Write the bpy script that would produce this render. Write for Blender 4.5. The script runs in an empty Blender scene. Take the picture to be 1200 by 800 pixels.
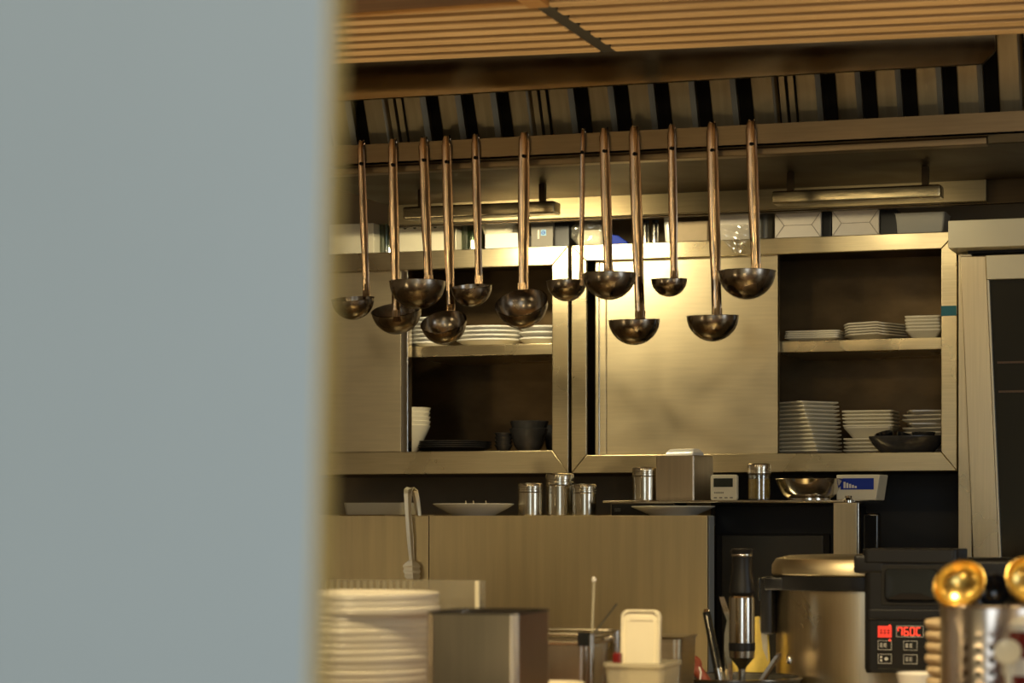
import bpy, bmesh, math, random
from mathutils import Vector, Matrix
random.seed(7)
PI = math.pi
C = bpy.context.scene.collection

# ------------------------------------------------------------------ camera geometry (used to work out real positions)
F = 2833.33; AL = math.radians(18.0); HY = 610.0; CZ = 1.25
SA, CA = math.sin(AL), math.cos(AL)
def depth(px, Y):
    u = (px - 600) / F
    return Y / (CA + u * SA)
def X(px, Y):
    u = (px - 600) / F
    return depth(px, Y) * (-SA + u * CA)
def Z(px, py, Y):
    return CZ + (HY - py) / F * depth(px, Y)
def S(n, px, Y):                      # n pixels at that place -> metres
    return n / F * depth(px, Y)
def P(px, py, Y):
    return Vector((X(px, Y), Y, Z(px, py, Y)))

# ------------------------------------------------------------------ materials
def nodes(name):
    m = bpy.data.materials.new(name); m.use_nodes = True
    nt = m.node_tree
    return m, nt, nt.nodes['Principled BSDF']
def mat(name, col, rough=.5, metal=0., noise=.0, scale=20, spec=.5, coat=0., emit=None, estr=0., bump=0.):
    m, nt, b = nodes(name)
    b.inputs['Base Color'].default_value = (*col, 1)
    b.inputs['Roughness'].default_value = rough
    b.inputs['Metallic'].default_value = metal
    b.inputs['Specular IOR Level'].default_value = spec
    b.inputs['Coat Weight'].default_value = coat
    if emit:
        b.inputs['Emission Color'].default_value = (*emit, 1)
        b.inputs['Emission Strength'].default_value = estr
    if noise or bump:
        tc = nt.nodes.new('ShaderNodeTexCoord'); n = nt.nodes.new('ShaderNodeTexNoise')
        n.inputs['Scale'].default_value = scale; n.inputs['Detail'].default_value = 4
        nt.links.new(tc.outputs['Object'], n.inputs['Vector'])
        if noise:
            r = nt.nodes.new('ShaderNodeValToRGB')
            r.color_ramp.elements[0].position = .3; r.color_ramp.elements[1].position = .7
            r.color_ramp.elements[0].color = (*[c * (1 - noise) for c in col], 1)
            r.color_ramp.elements[1].color = (*[min(1, c * (1 + noise)) for c in col], 1)
            nt.links.new(n.outputs['Fac'], r.inputs['Fac'])
            nt.links.new(r.outputs['Color'], b.inputs['Base Color'])
        if bump:
            bp = nt.nodes.new('ShaderNodeBump'); bp.inputs['Strength'].default_value = bump
            bp.inputs['Distance'].default_value = .002
            nt.links.new(n.outputs['Fac'], bp.inputs['Height']); nt.links.new(bp.outputs['Normal'], b.inputs['Normal'])
    return m
def steel(name, col=(.55, .52, .46), rough=.34, streak=(3, 3, 120), var=.12, smudge=.18, bump=.03):
    """brushed stainless steel: streaks along one direction plus soft smudges in the gloss"""
    m, nt, b = nodes(name)
    b.inputs['Metallic'].default_value = 1.0
    tc = nt.nodes.new('ShaderNodeTexCoord')
    mp = nt.nodes.new('ShaderNodeMapping'); mp.inputs['Scale'].default_value = streak
    nt.links.new(tc.outputs['Object'], mp.inputs['Vector'])
    n1 = nt.nodes.new('ShaderNodeTexNoise'); n1.inputs['Scale'].default_value = 4; n1.inputs['Detail'].default_value = 6
    nt.links.new(mp.outputs['Vector'], n1.inputs['Vector'])
    n2 = nt.nodes.new('ShaderNodeTexNoise'); n2.inputs['Scale'].default_value = 6; n2.inputs['Detail'].default_value = 3
    n2.inputs['Distortion'].default_value = .6
    nt.links.new(tc.outputs['Object'], n2.inputs['Vector'])
    cr = nt.nodes.new('ShaderNodeValToRGB')
    cr.color_ramp.elements[0].color = (*[c * (1 - var) for c in col], 1)
    cr.color_ramp.elements[1].color = (*[min(1, c * (1 + var)) for c in col], 1)
    cr.color_ramp.elements[0].position = .3; cr.color_ramp.elements[1].position = .7
    nt.links.new(n1.outputs['Fac'], cr.inputs['Fac']); nt.links.new(cr.outputs['Color'], b.inputs['Base Color'])
    mr = nt.nodes.new('ShaderNodeMapRange')
    mr.inputs['From Min'].default_value = .3; mr.inputs['From Max'].default_value = .7
    mr.inputs['To Min'].default_value = max(.02, rough - smudge / 2); mr.inputs['To Max'].default_value = rough + smudge / 2
    nt.links.new(n2.outputs['Fac'], mr.inputs['Value']); nt.links.new(mr.outputs['Result'], b.inputs['Roughness'])
    bp = nt.nodes.new('ShaderNodeBump'); bp.inputs['Strength'].default_value = bump; bp.inputs['Distance'].default_value = .002
    nt.links.new(n1.outputs['Fac'], bp.inputs['Height']); nt.links.new(bp.outputs['Normal'], b.inputs['Normal'])
    return m
def clear(name, tint=(.95, .95, .9), gloss=.12, rough=.08, haze=.0, hcol=(.8, .78, .7)):
    m = bpy.data.materials.new(name); m.use_nodes = True; nt = m.node_tree; nt.nodes.clear()
    out = nt.nodes.new('ShaderNodeOutputMaterial'); t = nt.nodes.new('ShaderNodeBsdfTransparent'); g = nt.nodes.new('ShaderNodeBsdfGlossy')
    t.inputs['Color'].default_value = (*tint, 1); g.inputs['Roughness'].default_value = rough
    mx = nt.nodes.new('ShaderNodeMixShader'); mx.inputs['Fac'].default_value = gloss
    nt.links.new(t.outputs[0], mx.inputs[1]); nt.links.new(g.outputs[0], mx.inputs[2])
    last = mx
    if haze:
        d = nt.nodes.new('ShaderNodeBsdfDiffuse'); d.inputs['Color'].default_value = (*hcol, 1)
        m2 = nt.nodes.new('ShaderNodeMixShader'); m2.inputs['Fac'].default_value = haze
        nt.links.new(mx.outputs[0], m2.inputs[1]); nt.links.new(d.outputs[0], m2.inputs[2]); last = m2
    nt.links.new(last.outputs[0], out.inputs['Surface'])
    return m
def wood(name, a, b_):
    m, nt, b = nodes(name)
    b.inputs['Roughness'].default_value = .45
    tc = nt.nodes.new('ShaderNodeTexCoord'); mp = nt.nodes.new('ShaderNodeMapping'); mp.inputs['Scale'].default_value = (1.2, 18, 18)
    n = nt.nodes.new('ShaderNodeTexNoise'); n.inputs['Scale'].default_value = 3; n.inputs['Detail'].default_value = 6
    r = nt.nodes.new('ShaderNodeValToRGB'); r.color_ramp.elements[0].color = (*a, 1); r.color_ramp.elements[1].color = (*b_, 1)
    r.color_ramp.elements[0].position = .35; r.color_ramp.elements[1].position = .65
    nt.links.new(tc.outputs['Object'], mp.inputs['Vector']); nt.links.new(mp.outputs['Vector'], n.inputs['Vector'])
    nt.links.new(n.outputs['Fac'], r.inputs['Fac']); nt.links.new(r.outputs['Color'], b.inputs['Base Color'])
    return m

M = dict(
    steel=steel('brushed_steel', (.60, .51, .33), .31, (3, 3, 90), .08, .14, .02),
    steel_v=steel('upright_brushed_steel', (.58, .49, .33), .32, (60, 60, 1.5), .06, .12, .015),
    door=steel('door_steel', (.64, .55, .37), .42, (3, 3, 40), .05, .16, .012),
    panel=steel('splash_panel_steel', (.62, .52, .32), .44, (14, 14, .8), .08, .08, .006),
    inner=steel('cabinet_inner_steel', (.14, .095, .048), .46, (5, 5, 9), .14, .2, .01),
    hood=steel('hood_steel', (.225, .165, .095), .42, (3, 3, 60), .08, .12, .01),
    hood_shaded=steel('shaded_hood_steel', (.055, .037, .019), .5, (3, 3, 50), .08, .1, .01),  # hood steel darkened in colour to stand for shade on the underside
    gloss=steel('polished_hood_lip', (.42, .36, .25), .14, (3, 3, 6), .1, .14, .10),
    fascia=steel('hood_fascia_steel', (.19, .15, .085), .5, (3, 3, 60), .08, .1, .01),
    enddaylight=mat('daylight_grey_end', (.34, .37, .37), .45),  # grey-blue colour stands for daylight reflected in the steel end
    tongsteel=steel('satin_tong_steel', (.86, .80, .64), .42, (30, 30, 3), .04, .06, .005),
    lampbody=steel('lamp_housing_steel', (.40, .35, .23), .2, (3, 3, 12), .1, .1, .25),
    filt=steel('filter_steel', (.44, .37, .245), .40, (20, 20, 2)),
    ladle=steel('ladle_bowl_steel', (.36, .31, .25), .24, (14, 14, 14), .25, .22, .02),
    handle=steel('ladle_handle_steel', (.47, .34, .22), .19, (90, 40, 3), .55, .16, .08),
    chrome=steel('polished_steel', (.68, .64, .56), .15, (20, 20, 3), .06, .1),
    binsteel=steel('bin_steel', (.58, .49, .37), .33, (50, 50, 1.5), .06, .1),
    gold=steel('gold_metal', (.85, .58, .18), .27, (10, 10, 10), .06, .1),
    shaker=steel('shaker_steel', (.66, .60, .48), .22, (30, 30, 3), .05, .08, .01),
    holder=steel('cutlery_holder_steel', (.55, .47, .40), .28, (40, 40, 2), .06, .1),
    black=mat('black_plastic', (.010, .010, .011), .38, spec=.3),
    blackgloss=mat('glossy_black_plastic', (.012, .013, .014), .12, spec=.6),
    blackmatte=mat('matte_black', (.008, .007, .006), .6, spec=.3),
    void=mat('dark_opening', (.01, .008, .006), .8, spec=.1),
    darkgrey=mat('dark_grey_glass', (.055, .051, .040), .3),
    wall=mat('brown_wall', (.30, .215, .11), .55, noise=.2, scale=5),
    wallshade=mat('wall_shade_black', (.012, .010, .008), .5),
    cream=mat('cream_china', (.78, .72, .56), .22, noise=.04, scale=9, coat=.3),
    beigechina=mat('grey_cream_china', (.58, .52, .40), .28, noise=.06, scale=9, coat=.2),
    white=mat('white_china', (.82, .80, .74), .18, coat=.4),
    dinner=mat('warm_white_china', (.82, .78, .66), .22, coat=.3),
    carton=mat('white_card', (.88, .80, .68), .65, noise=.04, scale=30),
    cardline=mat('card_fold_line', (.36, .30, .24), .8),
    creamplastic=mat('cream_plastic', (.80, .74, .56), .35, noise=.03, scale=25),
    packgrey=mat('grey_pack_card', (.17, .155, .125), .55),
    greyplastic=mat('grey_plastic', (.42, .40, .34), .4),
    darkchina=mat('dark_china', (.030, .029, .030), .25, noise=.3, scale=40),
    darkfood=mat('dark_lacquer', (.008, .009, .012), .14),
    blue=mat('blue_print', (.02, .045, .34), .6, spec=.15),
    lightblue=mat('pale_blue_print', (.22, .42, .60), .5),
    tape=mat('blue_tape', (.01, .16, .22), .5),
    lcd=mat('grey_display', (.03, .035, .028), .2),
    print_=mat('grey_print', (.25, .23, .18), .6),
    whiteprint=mat('white_print', (.55, .55, .52), .5),
    red=mat('red_key', (.55, .03, .02), .4, emit=(1, .06, .03), estr=.55),
    redlight=mat('red_digit', (.6, .03, .02), .4, emit=(1, .07, .03), estr=1.3),
    dimdigit=mat('dim_digit', (.12, .12, .11), .4),
    darkred=mat('dark_red_lacquer', (.16, .012, .01), .25),
    redbrown=mat('red_brown_wood', (.22, .05, .025), .4, noise=.2, scale=30),
    yellow=mat('yellow_sheet', (.52, .40, .08), .5, noise=.35, scale=22),
    beige=mat('beige_paper', (.52, .40, .24), .6, noise=.08, scale=30),
    slat=wood('slat_wood', (.58, .37, .17), (.70, .47, .23)),
    beamwood=wood('beam_wood', (.10, .045, .015), (.16, .075, .028)),
    edgewood=wood('edge_wood', (.42, .20, .05), (.52, .27, .08)),
    channel=mat('dark_channel', (.05, .045, .035), .5, metal=.4),
    partition=mat('blue_grey_paint', (.46, .57, .65), .42, noise=.02, scale=6),
    partedge=mat('warm_lit_partition_edge', (.86, .68, .24), .5),  # warm light on the end face put into its colour
    ceil=mat('ceiling_paint', (.30, .22, .13), .8, noise=.05, scale=3),
    room=mat('room_paint', (.55, .44, .28), .8, noise=.06, scale=3),
    floor=mat('floor_tile', (.20, .14, .08), .45, noise=.15, scale=6),
    glass=mat('dark_door_glass', (.022, .018, .011), .12, spec=.5),
    creamlit=mat('cream_and_lit_steel', (.80, .72, .50), .4),
    clear=clear('clear_acrylic', (.93, .91, .84), .10, .06, .10),
    frost=clear('frosted_plastic', (.9, .88, .8), .08, .25, .45, (.62, .58, .45)),
    bag=clear('thin_film', (.97, .96, .92), .22, .12, .10),
    bottleglass=clear('green_glass', (.45, .55, .38), .18, .05, .10, (.10, .14, .06)),
    jarglass=clear('jar_glass', (.92, .9, .82), .18, .05),
    spice=mat('yellow_spice', (.45, .34, .10), .8, noise=.3, scale=150),
    crumb=mat('pale_scrap', (.6, .5, .3), .7),
)

# ------------------------------------------------------------------ mesh builder
class MB:
    def __init__(s): s.bm = bmesh.new()
    def box(s, x0, x1, y0, y1, z0, z1, bev=0., mtx=None, seg=2):
        t = bmesh.new()
        vs = [t.verts.new((x, y, z)) for x in (x0, x1) for y in (y0, y1) for z in (z0, z1)]
        for f in ((0,1,3,2),(4,6,7,5),(0,4,5,1),(2,3,7,6),(0,2,6,4),(1,5,7,3)): t.faces.new([vs[i] for i in f])
        bmesh.ops.recalc_face_normals(t, faces=t.faces)
        if bev: bmesh.ops.bevel(t, geom=list(t.edges), offset=bev, segments=seg, profile=.5, affect='EDGES')
        s._join(t, mtx); return s
    def _join(s, t, mtx=None):
        if mtx is not None: bmesh.ops.transform(t, matrix=mtx, verts=t.verts)
        me = bpy.data.meshes.new('tmp'); t.to_mesh(me); t.free(); s.bm.from_mesh(me); bpy.data.meshes.remove(me)
    def loft(s, rings, cap0=True, cap1=True, closed=True, mtx=None):
        t = bmesh.new(); R = [[t.verts.new(p) for p in r] for r in rings]; n = len(R[0])
        for a, b in zip(R, R[1:]):
            for i in range(n if closed else n - 1):
                j = (i + 1) % n
                t.faces.new((a[i], a[j], b[j], b[i]))
        if cap0: t.faces.new(R[0][::-1])
        if cap1: t.faces.new(R[-1])
        bmesh.ops.recalc_face_normals(t, faces=t.faces)
        s._join(t, mtx); return s
    def lathe(s, prof, n=40, c=(0, 0, 0), mtx=None, cap0=False, cap1=False):
        """prof: (r, z); r = 0 makes a pole"""
        t = bmesh.new(); rows = []
        for r, z in prof:
            if r < 1e-6: rows.append([t.verts.new((c[0], c[1], c[2] + z))])
            else: rows.append([t.verts.new((c[0] + r * math.cos(2*PI*i/n), c[1] + r * math.sin(2*PI*i/n), c[2] + z)) for i in range(n)])
        for a, b in zip(rows, rows[1:]):
            for i in range(n):
                j = (i + 1) % n
                q = [a[i % len(a)], a[j % len(a)], b[j % len(b)], b[i % len(b)]]
                u = []
                for v in q:
                    if v not in u: u.append(v)
                if len(u) > 2: t.faces.new(u)
        if cap0 and len(rows[0]) > 1: t.faces.new(rows[0][::-1])
        if cap1 and len(rows[-1]) > 1: t.faces.new(rows[-1])
        bmesh.ops.recalc_face_normals(t, faces=t.faces)
        s._join(t, mtx); return s
    def tube(s, pts, r, n=10, mtx=None):
        pts = [Vector(p) for p in pts]; rings = []
        rr_ = r if isinstance(r, (list, tuple)) else [r] * len(pts)
        up = None
        for i, p in enumerate(pts):
            d = (pts[min(i+1, len(pts)-1)] - pts[max(i-1, 0)]).normalized()
            if up is None: up = Vector((0, 0, 1)) if abs(d.z) < .9 else Vector((1, 0, 0))
            a = d.cross(up).normalized(); b = a.cross(d).normalized(); up = b
            rings.append([p + rr_[i] * (a * math.cos(2*PI*k/n) + b * math.sin(2*PI*k/n)) for k in range(n)])
        return s.loft(rings, mtx=mtx)
    def prism(s, outline, y0, y1, mtx=None):            # outline in (x, z), pushed along y
        return s.loft([[(x, y0, z) for x, z in outline], [(x, y1, z) for x, z in outline]], mtx=mtx)
    def build(s, name, m, parent=None, loc=(0, 0, 0), rot=(0, 0, 0), ang=35, solid=0., bev=0.):
        me = bpy.data.meshes.new(name); s.bm.to_mesh(me); s.bm.free()
        me.polygons.foreach_set('use_smooth', [True] * len(me.polygons))
        me.set_sharp_from_angle(angle=math.radians(ang))
        me.materials.append(m); me.update()
        o = bpy.data.objects.new(name, me); C.objects.link(o)
        if parent is not None: o.parent = parent
        o.location = loc; o.rotation_euler = rot
        if solid:
            md = o.modifiers.new('solid', 'SOLIDIFY'); md.thickness = solid; md.offset = 0
        if bev:
            md = o.modifiers.new('bev', 'BEVEL'); md.width = bev; md.segments = 2; md.limit_method = 'ANGLE'; md.harden_normals = False
        wn = o.modifiers.new('normals', 'WEIGHTED_NORMAL'); wn.keep_sharp = True; wn.weight = 90
        return o
def rr(hx, hy, r, z, n=5, c=(0, 0)):
    r = min(r, hx, hy); out = []
    for cx, cy, a0 in ((hx - r, hy - r, 0), (-hx + r, hy - r, PI/2), (-hx + r, -hy + r, PI), (hx - r, -hy + r, 1.5*PI)):
        for i in range(n + 1):
            a = a0 + PI/2 * i / n
            out.append((c[0] + cx + r * math.cos(a), c[1] + cy + r * math.sin(a), z))
    return out
def tag(o, label=None, cat=None, group=None, kind=None):
    if label: o['label'] = label
    if cat: o['category'] = cat
    if group: o['group'] = group
    if kind: o['kind'] = kind
    return o
def thing(name, label, cat, loc=(0, 0, 0), rz=0., group=None):
    o = bpy.data.objects.new(name, None); C.objects.link(o); o.empty_display_size = .05
    o.location = loc; o.rotation_euler = (0, 0, rz)
    return tag(o, label, cat, group)
def dup(o, loc, label, rot=None):
    c = o.copy(); C.objects.link(c); c.location = loc; c['label'] = label
    if rot is not None: c.rotation_euler = rot
    for ch in list(o.children):
        d = ch.copy(); C.objects.link(d); d.parent = c
    return c
def struct(o): o['kind'] = 'structure'; return o
ORD = ['topmost', 'second from top', 'third from top', 'fourth from top', 'fifth from top', 'sixth from top', 'seventh from top',
       'eighth from top', 'ninth from top', 'tenth from top', 'eleventh from top', 'twelfth from top', 'thirteenth from top', 'fourteenth from top', 'fifteenth from top', 'sixteenth from top', 'seventeenth from top', 'eighteenth from top']
def stack(proto, n, loc, pitch, what, group, rots=None, offs=None):
    """proto is the bottom item; copies go up. what: text after the ordinal"""
    for k in range(n):
        pos = (loc[0] + (offs[k][0] if offs else random.uniform(-.001, .001)), loc[1] + (offs[k][1] if offs else random.uniform(-.001, .001)), loc[2] + k * pitch)
        r = (0, 0, rots[k] if rots else 0)
        lab = ORD[n - 1 - k] + ' ' + what if k else 'bottom ' + what
        if k == 0:
            proto.location = pos; proto.rotation_euler = r; tag(proto, lab, None, group)
        else: dup(proto, pos, lab, r)

# ------------------------------------------------------------------ SETTING
ZP, ZW = 1.0, 0.92           # pass counter, work counter
WB = 5.20
b = MB().box(-5, 3.2, WB, WB + .1, 0, 2.9); struct(b.build('wall_back', M['wall']))
b = MB().box(X(833, WB - .02), X(1124, WB - .02), WB - .02, WB, .3, 1.36); struct(b.build('shade_sheet_1', M['wallshade']))  # black sheet standing in for the shade below the cabinet
b = MB().box(-5, 3.2, -3.5, WB, -.1, 0); struct(b.build('floor', M['floor']))
b = MB().box(-5, 3.2, -3.5, WB, 2.9, 3.0); struct(b.build('ceiling', M['ceil']))
b = MB().box(-5.1, -5, -3.5, WB, 0, 2.9); struct(b.build('wall_left', M['room']))
b = MB().box(3.2, 3.3, -3.5, WB, 0, 2.9); struct(b.build('wall_right', M['room']))
# wall behind the viewer, with a wide daylight opening
b = MB()
b.box(-5, -1.9, -3.6, -3.5, 0, 2.9).box(1.9, 3.2, -3.6, -3.5, 0, 2.9).box(-1.9, 1.9, -3.6, -3.5, 0, .7).box(-1.9, 1.9, -3.6, -3.5, 2.5, 2.9)
struct(b.build('wall_front', M['room']))

# the blurred partition at the left, close to the viewer
YP, TP = .85, .014
def px_edge(z):                # its edge leans a little
    d = depth(375, YP); py = HY - (z - CZ) / d * F
    return X(386 - 22 * py / 800., YP)
z0, z1 = 0.0, 2.6
part = MB().loft([[(-1.6, YP, z0), (px_edge(z0), YP, z0), (px_edge(z0), YP + TP, z0), (-1.6, YP + TP, z0)],
                  [(-1.6, YP, z1), (px_edge(z1), YP, z1), (px_edge(z1), YP + TP, z1), (-1.6, YP + TP, z1)]]).build('wall_partition', M['partition'])
struct(part)
e = .0012
ed = MB().loft([[(px_edge(z) , YP + .0005, z), (px_edge(z) + e, YP + .0005, z), (px_edge(z) + e, YP + TP, z), (px_edge(z), YP + TP, z)] for z in (z0, z1)]).build('edge_strip', M['partedge'], part)

# counters
o = thing('pass_counter', 'wooden pass counter carrying the plate stack and steel bin', 'counter', (-.4, 2.85, 0))
MB().box(-1.7, 1.5, -.55, .5, ZP - .04, ZP, .004).build('worktop', M['beamwood'], o)
MB().box(-1.65, 1.45, -.45, .45, 0, ZP - .04).build('base_cabinet', M['beamwood'], o)
o = thing('work_counter', 'stainless steel work counter under the rice cooker', 'counter', (-.6, 3.98, 0))
MB().box(-2.2, 1.6, -.57, .49, ZW - .04, ZW, .002).build('worktop', M['steel'], o)
MB().box(-2.15, 1.55, -.5, .42, 0, ZW - .04).build('base_cabinet', M['panel'], o)

# ------------------------------------------------------------------ SLATTED CANOPY CEILING
ZS = 2.028; YS = 3.86
xs = X(713, YS)
def slat_panel(x0, x1, y0, y1, label):
    cx = xs
    o = thing('slatted_ceiling_panel', label, 'ceiling panel', (cx, YS, ZS - .002), 0, 'slatted wooden panels over the pass')
    m = MB(); y = y1 - .033
    while y > y0:
        m.box(x0 - cx, x1 - cx, y - YS, y + .031 - YS, 0, .032, .003); y -= .060
    m.build('slats', M['slat'], o)
    MB().box(x0 - cx, x1 - cx, y0 - YS, y1 - YS, .032, .05).build('backing_board', M['beamwood'], o)
    o.rotation_euler = (0, math.radians(1.0), 0)
    return o
pr = slat_panel(xs + .012, xs + 2.0, 2.95, YS, 'slatted wooden ceiling panel to the right of the dark channel')
pl = slat_panel(xs - 1.6, xs - .012, 3.45, YS, 'slatted wooden ceiling panel to the left of the dark channel')
tag(MB().box(-.014, .014, -.9, .01, -.004, .03, .003).build('ceiling_channel', M['channel'], None, (xs, YS, ZS + .004)),
    'dark metal channel running between the two slatted ceiling panels', 'channel')
o = thing('ceiling_beam', 'dark brown wooden beam above the slats at the upper left', 'beam', (xs - .8, 3.34, ZS))
MB().box(-.83, .79, -.10, .095, -.004, .10, .004).build('beam_core', M['beamwood'], o)
MB().box(-.83, .79, .095, .107, -.008, .05, .002).build('edge_strip', M['edgewood'], o)
MB().box(.7905, .824, .05, .112, -.012, .10, .003).build('end_block', M['edgewood'], o)

# ------------------------------------------------------------------ EXHAUST HOOD
YT = 4.15; ZT0, ZT1 = 1.905, 1.942
hood = thing('exhaust_hood', 'stainless steel exhaust hood with slanted baffle filters above the ladles', 'exhaust hood', (X(750, YT), YT, ZT0))
hx = hood.location.x
xl, xr = X(330, YT), X(1290, YT)
m = MB()
m.box(xl - hx, xr - hx, -.002, .002, 0, ZT1 - ZT0)
m.box(xl - hx, xr - hx, -.002, .10, 0, .003).box(xl - hx, xr - hx, .096, .10, 0, .05)
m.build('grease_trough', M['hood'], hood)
m = MB().box(xl - hx, X(1157, YT + .03) - hx, .02, .05, -.013, -.001, .002); m.build('drip_rail', M['hood'], hood)
# underside sheet and lower box
Y2 = 4.70
m = MB().box(xl - hx, xr + .1 - hx, .102, Y2 - YT, 0.0, .004)
m.build('underside_sheet', M['hood_shaded'], hood)
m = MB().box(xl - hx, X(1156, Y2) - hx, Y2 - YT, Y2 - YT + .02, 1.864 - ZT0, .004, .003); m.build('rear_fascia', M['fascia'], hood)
m = MB().box(xl - hx, xr + .1 - hx, Y2 - YT + .03, Y2 - YT + .05, 1.863 - ZT0, .3); m.build('rear_panel', M['hood_shaded'], hood)
# the polished front lip
YL = 4.0
xe = X(1166, YL)
out = [(X(330, YL) - hx, 0), (xe - .02 - hx, 0), (xe - hx, .02), (xe - hx, .30), (X(330, YL) - hx, .30)]
m = MB(); zl = 1.998 - ZT0
m.loft([[(x, YL - YT + .10 - .10 * min(1, z / .06) if False else YL - YT, z + zl) for x, z in out], [(x, YL - YT + .012, z + zl) for x, z in out]])
m.build('front_lip', M['gloss'], hood)
MB().box(X(330, YL) - hx, xr - hx, YL - YT, .5, zl + .30, zl + .31).build('top_sheet', M['hood_shaded'], hood)
# filters: four slanted cassettes
import itertools
edges = [300, 473, 640, 927, 1214]
YF = YT + .093
slope = math.atan2(.116, .25)
for a, c in zip(edges, edges[1:]):
    x0, x1 = X(a, YF) + .003, X(c, YF) - .003
    w = x1 - x0; n = max(3, round(w / .070))
    p = w / n; H = .27
    m = MB()
    fr = MB()
    fr.box(0, w, .030, .034, 0, H)
    fr.build('filter_back', M['void'], hood, (x0 - hx, YF - YT - .002, ZT1 - ZT0 - .012), (slope, 0, 0))
    for k in range(n):
        # one baffle: U-shaped channel with a chamfered right shoulder
        cx = p * (k + .5) ; hw = p * .30
        o_ = [(cx - hw, .026), (cx - hw, .002), (cx - hw + .003, 0), (cx + hw - .008, 0), (cx + hw, .010), (cx + hw, .026), (cx + hw - .002, .026), (cx + hw - .002, .011), (cx + hw - .009, .002), (cx - hw + .002, .002), (cx - hw + .002, .026)]
        m.loft([[(x, y, .004) for x, y in o_], [(x, y, H) for x, y in o_]])
    m.box(0, .010, 0, .028, 0, H).box(w - .010, w, 0, .028, 0, H)
    m.build('baffle_filter', M['filt'], hood, (x0 - hx, YF - YT - .002, ZT1 - ZT0 - .012), (slope, 0, 0))
# lamp housings hanging on the underside behind the trough
def hood_lamp(pa, pb, lab):
    YY = 4.50; x0, x1 = X(pa, YY), X(pb, YY); w = (x1 - x0) / 2
    o = thing('hood_lamp', lab, 'lamp', ((x0 + x1) / 2, YY, ZT0), 0, 'lamps under the hood')
    MB().box(-w, w, -.030, .014, -.060, -.036, .004).build('housing', M['lampbody'], o)
    for sx in (-.8, .8): MB().box(w * sx - .006, w * sx + .006, -.012, 0, -.036, -.0003).build('hanger', M['hood_shaded'], o)
    return o
hood_lamp(478, 655, 'long shiny lamp housing hanging above the left cabinet')
hood_lamp(908, 1105, 'long shiny lamp housing hanging above the white cartons')

# ------------------------------------------------------------------ LADLES hung on the trough lip
def ladle(top, bot, cx, rim_y, w, tilt, attach, label, strip=.019, back=False):
    """top/bot: pixel ends of the handle; the bowl sits in front of the handle"""
    Yh = YT - .008
    pt = P(top[0], top[1], Yh); pb = P(bot[0], bot[1], Yh)
    o = thing('soup_ladle', label, 'ladle', (pt.x, Yh, ZT1), 0, 'ladles hanging along the hood')
    L0 = Vector(o.location)
    r = S(w, cx, Yh - .04) / 2
    zt = ZT1 + .006
    # hook curling back over the trough lip, then the flat handle down
    A = Vector((pt.x, Yh, zt - .016)) - L0
    B = Vector((pb.x, Yh + .001, pb.z)) - L0
    path = [Vector((A.x, .012, -.014)), Vector((A.x, .0135, .0)), Vector((A.x, .0125, .0045)), Vector((A.x, .006, .0075)), Vector((A.x, .0015, .006)), A]
    N = 8
    path += [A.lerp(B, t / N) for t in range(1, N + 1)]
    hs = []
    for i, p in enumerate(path):
        wd = strip * (.45 if i < 3 else .62 if i < 5 else .95 if i < 7 else 1.0) / 2
        if i > len(path) - 4: wd *= .86
        hs.append((p, wd))
    rings = []
    for i, (p, wd) in enumerate(hs):
        q0 = hs[max(i-1, 0)][0]; q1 = hs[min(i+1, len(hs)-1)][0]
        d = (q1 - q0).normalized(); nrm = Vector((1, 0, 0)).cross(d).normalized()   # thickness direction
        t = .0016
        ring = []
        for sx, sn in ((-1, .2), (-.72, 1.3), (-.25, .0), (.25, .0), (.72, 1.3), (1, .2), (1, -.4), (.4, -1.2), (-.4, -1.2), (-1, -.4)):
            ring.append(p + Vector((sx * wd, 0, 0)) - nrm * (sn * t))
        rings.append(ring)
    MB().loft(rings).build('handle', M['handle'], o)
    hp = A.lerp(B, .10)
    MB().lathe([(0, 0), (.0030, 0), (.0030, .002), (0, .002)], 14, mtx=Matrix.Translation(hp + Vector((0, -.0015, 0))) @ Matrix.Rotation(PI/2, 4, 'X')).build('hanging_hole', M['void'], o)
    # bowl: its rim passes through the handle's foot
    dy = 0
    for _ in range(8):
        dcx = X(cx, Yh + dy) - pb.x
        ca = max(-.95, min(.95, dcx / r)); dy = -math.sqrt(max(0, 1 - ca * ca)) * r * (-1 if back else 1)
    dcx = ca * r
    th = .0012; prof = []
    K = 12
    for i in range(K + 1):
        a = PI/2 * i / K
        prof.append((r * math.sin(a), -r * .98 * math.cos(a)))
    prof += [(r + .0012, .0004), (r - .0010, .0010)]
    for i in range(K, -1, -1):
        a = PI/2 * i / K
        prof.append(((r - th) * math.sin(a), -(r - th) * .98 * math.cos(a)))
    rz = S(rim_y - bot[1], cx, Yh)
    cen = Vector((B.x + dcx, dy + .001, B.z - rz))
    if tilt: cen.z -= math.sin(math.radians(tilt)) * r * .0
    mt = Matrix.Translation(cen) @ Matrix.Translation((0, -dy, 0)) @ Matrix.Rotation(math.radians(tilt), 4, 'X') @ Matrix.Translation((0, dy, 0))
    MB().lathe(prof, 44, mtx=mt).build('bowl', M['ladle'], o)
    # neck: a tongue welded onto the back of the bowl
    foot = mt @ Vector((-dcx if abs(dcx) < r else -dcx * r / abs(dcx), -dy, -.010))
    att = mt @ Vector((-max(-r, min(r, dcx)), -dy, 0))
    w2 = strip * .45
    m = MB()
    pts = [B + Vector((0, 0, .012)), B.lerp(att, .6) if (B - att).length > .004 else B, att, foot]
    rg = []
    for p in pts:
        rg.append([p + Vector((sx * w2, sy, 0)) for sx, sy in ((-1, .0012), (1, .0012), (1, -.0014), (-1, -.0014))])
    m.loft(rg).build('neck', M['handle'], o)
    return o
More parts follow.
